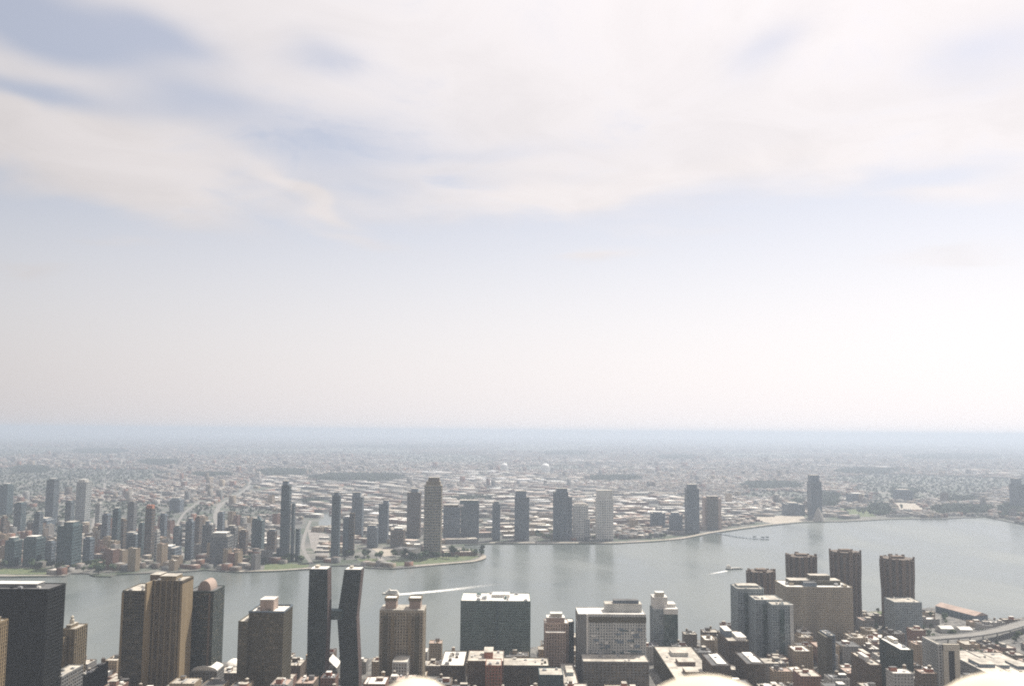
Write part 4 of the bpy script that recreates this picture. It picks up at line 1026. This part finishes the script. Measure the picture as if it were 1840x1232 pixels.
def window_wall(name, col):
    """brick or stucco wall with small windows, for buildings too far off to tell the panes apart"""
    m, t, b = principled(name)
    co = t.node('ShaderNodeTexCoord').outputs['Object']
    s = t.node('ShaderNodeSeparateXYZ'); t.l.new(co, s.inputs[0])
    u = t.m('FRACT', t.m('MULTIPLY', t.m('ADD', s.outputs[0], s.outputs[1]), 1 / 3.4)); v = t.m('FRACT', t.m('MULTIPLY', s.outputs[2], 1 / 3.3))
    k = t.m('MULTIPLY', t.m('MULTIPLY', t.m('GREATER_THAN', u, .3), t.m('LESS_THAN', u, .72)), t.m('MULTIPLY', t.m('GREATER_THAN', v, .3), t.m('LESS_THAN', v, .78)))
    n = t.noise(co, .3, 4, .6)
    c = t.mix(n, c4(tuple(x * .75 for x in col)), c4(tuple(x * 1.25 for x in col)))
    t.put(b.inputs['Base Color'], t.mix(t.m('MULTIPLY', k, .85), c, (.03, .033, .037, 1))); b.inputs['Roughness'].default_value = .8
    return m


HW = {'brick-red': window_wall('low_brick', (.22, .12, .085)), 'tan': window_wall('low_tan', (.38, .295, .20)), 'grey': window_wall('low_grey', (.22, .21, .20)),
      'brown': window_wall('low_brown', (.145, .11, .08)), 'whitish': window_wall('low_white', (.40, .38, .35))}
HR = {'pale': M_roof, 'white': M_roofw, 'dark': M_roofd, 'rust': W['pink']}


def free_near(x, y, r):
    for a, b, c, d in FOOT:
        if a - r < x < b + r and c - r < y < d + r: return False
    return True


near_poly = [(-6000, -2500), (-6000, near_xy[0][1])] + near_xy + [(6000, near_xy[-1][1]), (6000, -2500)]
MARKS_NEAR += [(1726, 'the long pier shed'), (1785, 'the curving elevated road'), (1700, 'the low white sheds')]
rnd = random.Random(11); cnt = 0
yy = 985.0
while yy < 1560:
    xx = -0.62 * yy
    while xx < 0.62 * yy:
        x, y = xx + rnd.uniform(-3, 3), yy + rnd.uniform(-3, 3)
        w, l = rnd.uniform(15, 27), rnd.uniform(18, 32)
        vis_h = max(0.0, CAM_H - 0.281 * y)   # anything lower lies under the frame
        h = rnd.choice((12, 15, 18, 22, 26, 32)) + rnd.uniform(-2, 2)
        if vis_h > 8: h = vis_h + rnd.uniform(-4, 14) if rnd.random() < .75 else vis_h + rnd.uniform(8, 26)
        xx += 30 if int(xx / 30) % 3 else 40
        if rnd.random() < .10: continue
        if not free_near(x, y, 15) or not all(inside(near_poly, x + a, y + b) for a, b in ((-18, 0), (18, 0), (0, 24), (0, -18))): continue
        px_, py_ = screen_x(x, y, h)
        if not (-40 < px_ < 1880): continue
        if px_ > 1660 and y > 1190: h = rnd.uniform(6, 12)
        if 120 < px_ < 860 and h > 26 and vis_h < 8: h *= .6
        wc = rnd.choices(list(HW), (2, 6, 2, 4, 3))[0]; rc = rnd.choices(list(HR), (6, 1, 3, 2))[0]
        o = near_block(x, y, w, l, h, HW[wc], HR[rc], rnd, 'low_block')
        PENDING.append((o, px_, '%s low block with %s roof' % (wc, rc), near_mark(px_, False), 'building', 'low blocks on the near shore')); cnt += 1
    yy += 36
for a, b, w, l, h, wc, rc in ((1558, 1112, 34, 16, 9, 'whitish', 'white'), (1572, 1120, 22, 18, 14, 'brown', 'pale'), (1664, 1106, 26, 14, 7, 'tan', 'pale'), (1668, 1124, 30, 18, 12, 'grey', 'white'), (1640, 1128, 20, 20, 18, 'tan', 'pale'), (1790, 1126, 24, 14, 8, 'whitish', 'white'), (1750, 1124, 18, 16, 7, 'tan', 'rust'), (1815, 1122, 28, 14, 9, 'brown', 'pale')):
    q = gp(a, b, GZ); o = near_block(q.x, q.y, w, l, h, HW[wc], HR[rc], rnd, 'low_block'); FOOT.append((q.x - w / 2, q.x + w / 2, q.y - l / 2, q.y + l / 2))
    PENDING.append((o, a, '%s low block with %s roof' % (wc, rc), near_mark(a, False), 'building', 'low blocks on the near shore'))
print('near fillers', cnt)
q0 = [tuple(gp(a, b, GZ)[:2]) for a, b in ((1562, 1099), (1588, 1097), (1592, 1106), (1566, 1108))]
sheet('lawn', q0, GZ + .05, M_grass)

# ---- far shore: street blocks
far_poly = [(-FARLIM, far_xy[0][1])] + far_xy + [(FARLIM, far_xy[-1][1]), (FARLIM, FARLIM), (-FARLIM, FARLIM)]
far_line = sorted((p for p in far_xy), key=lambda p: p[0] / p[1])
road_pts = [(p.x, p.y, w) for pts, w in ROADS for p in pts]
RP = np.array(road_pts)


def blocked(x, y, r):
    if y < 4200:
        if np.any((np.abs(RP[:, 0] - x) < RP[:, 2] + r + 8) & (np.abs(RP[:, 1] - y) < RP[:, 2] + r + 22)): return True
    elif np.any((np.abs(RP[:, 0] - x) < RP[:, 2] + r) & (np.abs(RP[:, 1] - y) < 90)): return True
    for a, b, c, d in FOOT:
        if a - r < x < b + r and c - r < y < d + r: return True
    if y < 14000:
        for z in ZONES:
            if inside(z, x, y): return True
    return False


def vnoise(x, y, s, seed=0):                 # smooth value noise
    x, y = x / s + seed * 17.3, y / s + seed * 9.1
    xi, yi = math.floor(x), math.floor(y); fx, fy = x - xi, y - yi
    def hsh(a, b):
        n = math.sin(a * 127.1 + b * 311.7) * 43758.5453; return n - math.floor(n)
    fx = fx * fx * (3 - 2 * fx); fy = fy * fy * (3 - 2 * fy)
    return (hsh(xi, yi) * (1 - fx) + hsh(xi + 1, yi) * fx) * (1 - fy) + (hsh(xi, yi + 1) * (1 - fx) + hsh(xi + 1, yi + 1) * fx) * fy


BX, BT = [], []                               # houses (x, y, w, l, h, rz, wall, roof) and tree spots (x, y, size)
WALLS = [(.30, .15, .10), (.36, .29, .21), (.27, .27, .26), (.17, .13, .10), (.50, .47, .43), (.33, .30, .26)]
ROOFS = [(.48, .44, .39), (.70, .67, .62), (.13, .13, .13), (.40, .33, .28), (.26, .25, .24), (.60, .54, .47)]
rnd = random.Random(23)


def fill(y_from, y_to, bw, bl, scale):
    ang0 = R(-24)
    v = y_from
    while v < y_to:
        half = .60 * v + 150; u = -half
        while u < half:
            ang = ang0 if u < -.1 * v else R(14)
            x, y = u + rnd.uniform(-8, 8), v + rnd.uniform(-8, 8)
            u += bw
            if not inside(far_poly, x, y - 25): continue
            industrial = vnoise(x, y, 900, 1) + .62 * math.exp(-((x / y + .03) / .25) ** 2) * math.exp(-((y - 4800) / 2600) ** 2)
            green = vnoise(x, y, 700 + y * .06, 2) + .12 * (abs(x / y) > .38) + .10 * (y > 9000)
            ca, sa = math.cos(ang), math.sin(ang)
            if green > .74:
                for k in range(int(12 / scale)): BT.append((x + rnd.uniform(-bw, bw) * .5, y + rnd.uniform(-bl, bl) * .6, rnd.uniform(.8, 1.5) * scale ** .6))
                continue
            if industrial > .80:
                for k in range(rnd.choice((1, 2, 2, 3))):
                    w, l, h = rnd.uniform(28, bw * .75), rnd.uniform(22, bl * .7), rnd.uniform(7, 15)
                    BX.append((x + rnd.uniform(-.25, .25) * bw, y + rnd.uniform(-.3, .3) * bl, w, l, h, ang, rnd.choice((1, 2, 4, 5, 0)), rnd.choice((0, 1, 1, 5, 3, 4))))
                continue
            for row in (-1, 1):
                pos = -bw / 2 + 8
                while pos < bw / 2 - 8:
                    w = rnd.uniform(9, 24) * scale; l = rnd.uniform(13, 22) * (1 + (scale - 1) * .4)
                    h = rnd.choice((8, 9, 11, 13)) + rnd.uniform(-1, 2)
                    if rnd.random() < .015: h = rnd.uniform(22, 48)
                    if y < 3200 and x < -.28 * y and rnd.random() < .22: h = rnd.uniform(18, 52)
                    cx_, cy_ = pos + w / 2, row * (bl * .25 + rnd.uniform(-2, 2))
                    pos += w + rnd.uniform(.6, 5)
                    if rnd.random() < (.10 if y < 7000 else .42):
                        BT.append((x + cx_ * ca - cy_ * sa, y + cx_ * sa + cy_ * ca, rnd.uniform(.7, 1.1) * scale ** .5)); continue
                    BX.append((x + cx_ * ca - cy_ * sa, y + cx_ * sa + cy_ * ca, w, l, h, ang, rnd.choices(range(6), (4, 3, 3, 3, 2, 3))[0], rnd.choices(range(6), (5, 2, 3, 3, 4, 3))[0]))
            if rnd.random() < .6:
                for k in range(int(3 / scale) + 1): BT.append((x + rnd.uniform(-.5, .5) * bw, y + rnd.uniform(-.06, .06) * bl, rnd.uniform(.6, 1.1) * scale ** .5))
        v += bl


fill(1900, 4200, 130, 72, 1.0)
fill(4200, 7500, 170, 85, 1.35)
fill(7500, 13000, 240, 130, 2.2)
fill(13000, 24000, 420, 260, 4.0)
fill(24000, 44000, 800, 600, 8.0)
BX = [b for b in BX if not blocked(b[0], b[1], max(b[2], b[3]) * .45) and inside(far_poly, b[0], b[1] - 16)]
BT = [b for b in BT if not blocked(b[0], b[1], 4) and inside(far_poly, b[0], b[1] - 8)]
print('far houses', len(BX), 'far trees', len(BT))

# the 300 that show largest are things of their own
vis = [(b[2] * b[4] / b[1] ** 2, i) for i, b in enumerate(BX) if -20 < screen_x(b[0], b[1])[0] < 1860]
vis.sort(reverse=True); single = set(i for _, i in vis[:300])
wname = ['brick-red', 'tan', 'grey', 'brown', 'whitish', 'tan']; rname = ['pale', 'white', 'dark', 'rust', 'dark', 'pale']
rnd = random.Random(31)
for i in sorted(single):
    x, y, w, l, h, rz, wi, ri = BX[i]
    o = low_house(x, y, w, l, h, rz, HW[wname[wi]], HR[rname[ri]], rnd, 'low_house', units=1)
    px_ = screen_x(x, y)[0]
    PENDING.append((o, px_, '%s %s with %s roof' % (wname[wi], 'tall block' if h > 20 else ('broad shed' if w > 26 else 'low house'), rname[ri]), near_mark(px_, True), 'building', 'low buildings on the far shore'))
rest = [b for i, b in enumerate(BX) if i not in single]
n = len(rest); A = np.array([b[:6] for b in rest]); wi = np.array([b[6] for b in rest]); ri = np.array([b[7] for b in rest])
hood = np.array([.55 + .9 * vnoise(b[0], b[1], 420, 5) * (1.5 - 1.5 * abs(b[0] / b[1])) for b in rest])[:, None]
wc = np.array(WALLS)[wi] * np.random.uniform(.35, .75, (n, 1)); dim = np.where(A[:, 1] > 11000, .6, 1.0)[:, None]; rc = np.minimum(.8, dim * np.array(ROOFS)[ri] * np.random.uniform(.4, 1.25, (n, 1)) * hood)
sx = np.array([-1, 1, 1, -1]) * .5; sy = np.array([-1, -1, 1, 1]) * .5
ca, sa = np.cos(A[:, 5])[:, None], np.sin(A[:, 5])[:, None]
lx, ly = A[:, 2:3] * sx, A[:, 3:4] * sy
X = A[:, 0:1] + lx * ca - ly * sa; Y = A[:, 1:2] + lx * sa + ly * ca
V = np.zeros((n, 8, 3)); V[:, :4, 0] = X; V[:, 4:, 0] = X; V[:, :4, 1] = Y; V[:, 4:, 1] = Y; V[:, :4, 2] = GZ - .3; V[:, 4:, 2] = GZ + A[:, 4:5]
Fq = np.array([[4, 5, 6, 7], [0, 1, 5, 4], [1, 2, 6, 5], [2, 3, 7, 6], [3, 0, 4, 7]])
FF = (np.arange(n)[:, None, None] * 8 + Fq[None]).reshape(-1, 4)


def np_mesh(name, V, FF, col=None):
    k = FF.shape[1]; me = bpy.data.meshes.new(name); me.vertices.add(len(V)); me.vertices.foreach_set('co', V.astype(np.float32).ravel())
    me.loops.add(FF.size); me.loops.foreach_set('vertex_index', FF.astype(np.int32).ravel())
    me.polygons.add(len(FF)); me.polygons.foreach_set('loop_start', np.arange(0, FF.size, k, dtype=np.int32))
    if col is not None:
        a = me.attributes.new('Col', 'FLOAT_COLOR', 'FACE'); a.data.foreach_set('color', np.c_[col, np.ones(len(col))].astype(np.float32).ravel())
    me.update(calc_edges=True); me.validate()
    return me


col = np.repeat(wc[:, None, :], 5, 1); col[:, 0, :] = rc
o = link('distant_houses', np_mesh('distant_houses', V.reshape(-1, 3), FF, col.reshape(-1, 3)), attr_mat('distant_house'), kind='stuff')
tag(o, 'mass of small far-off houses and sheds reaching to the horizon', 'houses')


# ------------------------------------------------------------------ trees
def crown_mesh(seed, n, r=4.6, hh=3.6):
    """leaf clumps spread through an uneven crown"""
    rnd = random.Random(seed); mb = MB(); lobes = [(rnd.uniform(-.5, .5) * r, rnd.uniform(-.5, .5) * r, rnd.uniform(-.4, .5) * hh, rnd.uniform(.45, .75)) for _ in range(6)]
    for i in range(n):
        lx, ly, lz, lr = rnd.choice(lobes); d = Vector((rnd.gauss(0, 1), rnd.gauss(0, 1), rnd.gauss(0, 1))).normalized() * (rnd.uniform(.55, 1.0) * lr)
        c = Vector((lx + d.x * r, ly + d.y * r, 6.2 + lz + d.z * hh)); u = Vector((rnd.gauss(0, 1), rnd.gauss(0, 1), rnd.gauss(0, .6))).normalized(); w = u.orthogonal().normalized()
        s = rnd.uniform(.7, 1.3); b = len(mb.v)
        mb.v += [tuple(c + u * s), tuple(c + w * s * .8), tuple(c - u * s), tuple(c - w * s * .8)]; mb.f.append((b, b + 1, b + 2, b + 3))
    return mb


LEAF = [leaf_mat('leaf_a', (.055, .095, .03)), leaf_mat('leaf_b', (.04, .075, .03)), leaf_mat('leaf_c', (.08, .11, .04))]
M_bark = wall_mat('bark', (.09, .065, .045), .3)
CM = []
for k in range(3):
    me = crown_mesh(k, 170).mesh('crown'); me.materials.append(LEAF[k]); CM.append(me)
tm = MB().lathe(0, 0, [(.45, -.3), (.32, 3), (.18, 6.5)], 7)
for k in range(4):
    a = k * 1.6; tm.hexa([(-.12, -.12, 3), (.12, -.12, 3), (.12, .12, 3), (-.12, .12, 3)], [(2 * math.cos(a) - .05, 2 * math.sin(a) - .05, 6.4), (2 * math.cos(a) + .05, 2 * math.sin(a) - .05, 6.4), (2 * math.cos(a) + .05, 2 * math.sin(a) + .05, 6.4), (2 * math.cos(a) - .05, 2 * math.sin(a) + .05, 6.4)])
tme = tm.mesh('trunk'); tme.materials.append(M_bark)


def tree(x, y, s, k, what, far, group):
    o = bpy.data.objects.new('tree', None); C.objects.link(o); o.location = (x, y, GZ); o.scale = (s, s, s * random.uniform(.85, 1.2)); o.rotation_euler.z = random.uniform(0, 6.28)
    link('trunk', tme, None, o); link('crown', CM[k], None, o)
    px_ = screen_x(x, y)[0]
    PENDING.append((o, px_, what, near_mark(px_, far), 'tree', group))


random.seed(3)
spots = []
for a, b, n_, sp in ((0, 1018, 9, 4), (60, 1018, 9, 4), (110, 1024, 8, 5), (160, 1024, 14, 7), (185, 1022, 10, 5), (235, 1018, 5, 5), (450, 1012, 12, 4), (480, 1008, 6, 3), (525, 1010, 10, 3), (640, 1001, 7, 3), (665, 1002, 7, 4),
                     (720, 1002, 8, 3), (760, 1005, 8, 3), (800, 1002, 9, 3), (830, 997, 10, 3), (852, 995, 6, 3), (868, 998, 2, 1), (985, 966, 7, 3), (1015, 967, 7, 3), (1060, 965, 4, 3), (1540, 921, 8, 4), (1585, 925, 8, 4), (1600, 915, 6, 4), (1690, 921, 10, 5), (1730, 920, 12, 5), (1760, 915, 8, 5), (1820, 925, 8, 6), (1168, 968, 2, 1), (1180, 967, 2, 1)):
    for k in range(n_): spots.append((a + random.uniform(-24, 24), b + random.uniform(-sp, sp)))
for a, b in spots:
    p = gp(a, b, GZ)
    if not inside(far_poly, p.x, p.y - 8) or any(q[0] < p.x < q[1] and q[2] < p.y < q[3] for q in FOOT): continue
    k = random.randrange(3); tree(p.x, p.y, random.uniform(1.2, 2.0), k, ('bushy green tree', 'dark green tree', 'light green tree')[k], True, 'trees along the far shore')
for k in range(220):
    x, y = random.uniform(250, 860), random.uniform(1150, 1500)
    if inside(near_poly, x, y + 15) and free_near(x, y, 2) and all((o.location.x - x) ** 2 + (o.location.y - y) ** 2 > 330 for o, *_ in PENDING if o.name.startswith('low_block')):
        kk = random.randrange(3); tree(x, y, random.uniform(.8, 1.2), kk, ('bushy green tree', 'dark green tree', 'light green tree')[kk], False, 'trees on the near shore')
nl = 0
while nl < 46:
    q = gp(random.uniform(1548, 1705), random.uniform(1099, 1135), GZ); nl += 1
    if inside(near_poly, q.x, q.y + 6) and free_near(q.x, q.y, 1): tree(q.x, q.y, random.uniform(.7, 1.2), nl % 3, ('bushy green tree', 'dark green tree', 'light green tree')[nl % 3], False, 'trees on the near shore')
# woods far inland (cemetery and park belts)
for L, Rp, T, B_, dens in BELTS:
    p0, p1 = gp(L, B_, GZ), gp(Rp, T, GZ); area = (Rp - L) / F * p0.y * abs(gp(L, T, GZ).y - p0.y)
    for k in range(int(min(1300, area / 200 * dens))):
        u, v = random.uniform(-1, 1), random.uniform(-1, 1)
        if abs(u) ** 2.5 + abs(v) ** 2.5 > random.uniform(.6, 1.1): continue
        q = gp((L + Rp) / 2 + u * (Rp - L) / 2, (T + B_) / 2 + v * (B_ - T) / 2, GZ); BT.append((q.x, q.y, random.uniform(1.0, 1.8) * (1 + q.y / 9000)))
woods = crown_mesh(9, 26)
WV = np.array(woods.v); WV -= 0; WF = np.array(woods.f)
T_ = np.array(BT); n = len(T_); rz = np.random.uniform(0, 6.28, n); c_, s_ = np.cos(rz)[:, None], np.sin(rz)[:, None]
big = WV.copy(); ctr = WV.reshape(-1, 4, 3).mean(1, keepdims=True); big = (ctr + (WV.reshape(-1, 4, 3) - ctr) * 2.0).reshape(-1, 3)
VX = (big[None, :, 0] * c_ - big[None, :, 1] * s_) * T_[:, 2:3] + T_[:, 0:1]; VY = (big[None, :, 0] * s_ + big[None, :, 1] * c_) * T_[:, 2:3] + T_[:, 1:2]
VZ = GZ + big[None, :, 2] * T_[:, 2:3] ** .7 - 1.0
WVV = np.stack([VX, VY, VZ], -1).reshape(-1, 3); WFF = (np.arange(n)[:, None, None] * len(WV) + WF[None]).reshape(-1, 4)
wcol = np.repeat(np.array([(.036, .056, .026)]) * np.random.uniform(.6, 1.4, (n, 1)), len(WF), 0)
o = link('distant_trees', np_mesh('distant_trees', WVV, WFF, wcol), attr_mat('distant_leaf'), kind='stuff'); tag(o, 'far-off street trees and dark wooded belts among the houses', 'woods')
print('wood tris', len(WFF) * 2)


# ------------------------------------------------------------------ boats and wakes
M_foam = foam_mat()


def boat(label, px, py, length, heading, hullm, cabinm, decks):
    p = gp(px, py, 0); o = bpy.data.objects.new('ferry' if decks > 1 else 'barge', None); C.objects.link(o); o.location = (p.x, p.y, 0); o.rotation_euler.z = heading
    tag(o, label, 'boat')
    L, B = length / 2, length * .13
    out = [(-L, -B), (L * .55, -B), (L * .85, -B * .6), (L, 0), (L * .85, B * .6), (L * .55, B), (-L, B)]
    hull = link('hull', MB().prism([(x * .94, y * .8) for x, y in out], -.5, 2.4, out).mesh('hull'), hullm, o)
    link('deck', MB().prism([(x * .97, y * .93) for x, y in out], 2.4, 2.6).mesh('deck'), MATS['white_vault'], o)
    if decks > 1:
        for k in range(decks):
            a, b = -L * (.85 - .1 * k), L * (.55 - .2 * k)
            link('cabin', MB().box(a, b, -B * .8, B * .8, 2.6 + 2.6 * k, 5.2 + 2.6 * k).mesh('cabin'), cabinm, o)
            link('window_band', MB().box(a + .6, b + .05, -B * .8 - .05, B * .8 + .05, 3.5 + 2.6 * k, 4.5 + 2.6 * k).mesh('window_band'), G['blue'], o)
        zt = 2.6 + 2.6 * decks
    else:
        for k in range(5): link('cargo_hatch', MB().box(-L * .35 + k * L * .22, -L * .35 + k * L * .22 + L * .18, -B * .7, B * .7, 2.6, 4.0).mesh('cargo_hatch'), W['palegrey'], o)
        link('cabin', MB().box(-L * .9, -L * .55, -B * .7, B * .7, 2.6, 8).mesh('cabin'), cabinm, o); zt = 8
    a = L * .05 if decks > 1 else -L * .8
    link('wheelhouse', MB().box(a, a + L * .18, -B * .5, B * .5, zt, zt + 2.4).mesh('wheelhouse'), cabinm, o)
    link('mast', MB().lathe(a + L * .05, 0, [(.15, zt + 2.4), (.08, zt + 7)], 6).mesh('mast'), M_unit, o)


def wake(label, pts, w0, w1, px_list):
    P = smooth([Vector(gp(a, b, .1)[:2]) for a, b in pts], 8); n = len(P); mb = MB(); fade = []
    for i, p in enumerate(P):
        d = (P[min(i + 1, n - 1)] - P[max(i - 1, 0)]).normalized(); nn = Vector((-d.y, d.x)); s = i / (n - 1); w = w0 + (w1 - w0) * s
        for k in range(5):
            q = p + nn * w * (k / 4 - .5); mb.v.append((q.x, q.y, .10 + .25 * (1 - abs(k / 2 - 1)) * (1 - s))); fade.append((1.05 - .8 * s) * (1 - abs(k / 2 - 1) ** 2 * .8))
    for i in range(n - 1):
        for k in range(4): mb.f.append((i * 5 + k, i * 5 + k + 1, (i + 1) * 5 + k + 1, (i + 1) * 5 + k))
    me = mb.mesh('wake'); a = me.attributes.new('fade', 'FLOAT', 'POINT'); a.data.foreach_set('value', fade)
    o = link('wake', me, M_foam, kind='stuff'); tag(o, label, 'wake')


boat('white ferry heading left ahead of a long foam wake', 702, 1067, 34, R(180), MATS['white_vault'], MATS['white_vault'], 2)
wake('long white foam wake trailing right from the white ferry', ((709, 1068), (745, 1065), (800, 1060), (850, 1054), (900, 1048)), 20, 44, None)
boat('dark barge with a white cabin heading right on the open river', 1320, 1022, 44, R(16), W['teal'], MATS['white_vault'], 1)
wake('short white foam wake behind the dark barge', ((1306, 1025), (1290, 1028), (1268, 1032)), 9, 20, None)

# ------------------------------------------------------------------ the viewing deck the picture is taken from
M_lime = wall_mat('sunlit_limestone', (.62, .55, .44), .15, scale=1.5)
o = bpy.data.objects.new('observation_tower', None); C.objects.link(o); o.location = (0, 0, GZ)
tag(o, 'rounded cream stone parapet tops of the viewing deck, blurred along the bottom edge', 'parapet')
link('wall', MB().box(-22, 22, -34, 1.62, 0, CAM_H - GZ - 1.6).mesh('wall'), W['cream'], o)
link('parapet', MB().box(-22, 22, 1.0, 1.6, CAM_H - GZ - 1.59, CAM_H - GZ - .70).mesh('parapet'), M_lime, o)
for px_, py_, wpx in ((742, 1222, 160), (1281, 1217, 240), (1840, 1211, 270)):
    p = at(px_, py_, 1.35); w = wpx / F * 1.35 / 2 * 1.25; prof = []
    mb = MB(); n_ = 18; rows = 5
    for j in range(rows + 1):
        yy_ = 1.12 + .36 * j / rows; dy = (j / rows - .5) * 2; k = math.sqrt(max(0, 1 - dy ** 4)) * .9 + .1
        for i in range(n_ + 1):
            a = math.pi * i / n_
            mb.v.append((p.x + w * math.cos(a), yy_, p.z - GZ - .16 + .16 * (math.sin(a) ** .7 if math.sin(a) > 0 else 0) * k))
    for j in range(rows):
        for i in range(n_):
            q = j * (n_ + 1) + i; mb.f.append((q, q + 1, q + n_ + 2, q + n_ + 1))
    bs = len(mb.v); mb.box(p.x - w, p.x + w, 1.12, 1.48, CAM_H - GZ - .72, p.z - GZ - .15)
    cap = link('parapet_cap', mb.mesh('parapet_cap'), M_lime, o)
    for f_ in cap.data.polygons: f_.use_smooth = f_.index < rows * n_

# ------------------------------------------------------------------ labels of the many low buildings and trees
from collections import defaultdict
groups = defaultdict(list)
for it in PENDING: groups[(it[2], it[3], it[4], it[5])].append(it)
for (what, mark, cat, grp), its in groups.items():
    its.sort(key=lambda q: q[1])
    for i, it in enumerate(its):
        mk = mark if len(mark.split()) <= 6 else ' '.join(mark.split()[:6])
        if len(its) == 1: lab = '%s near %s' % (what, mk)
        else: lab = '%s near %s, %s' % (what, mk, ORD[i] if i < len(ORD) else 'farther right')
        tag(it[0], lab, cat, grp)

# ------------------------------------------------------------------ haze: one closed box of even air round the camera and the whole city
m = bpy.data.materials.new('haze_air'); m.use_nodes = True; tt = NT(m.node_tree); tt.n.clear()
out = tt.node('ShaderNodeOutputMaterial'); pv = tt.node('ShaderNodeVolumePrincipled'); tt.l.new(pv.outputs[0], out.inputs['Volume'])
pv.inputs['Color'].default_value = (.60, .68, .80, 1); pv.inputs['Density'].default_value = 1.0e-4; pv.inputs['Anisotropy'].default_value = 0.35
m.cycles.homogeneous_volume = True
o = link('haze', MB().box(-47500, 47500, -3500, 47500, -6, CAM_H + 40).mesh('haze'), m, kind='stuff')
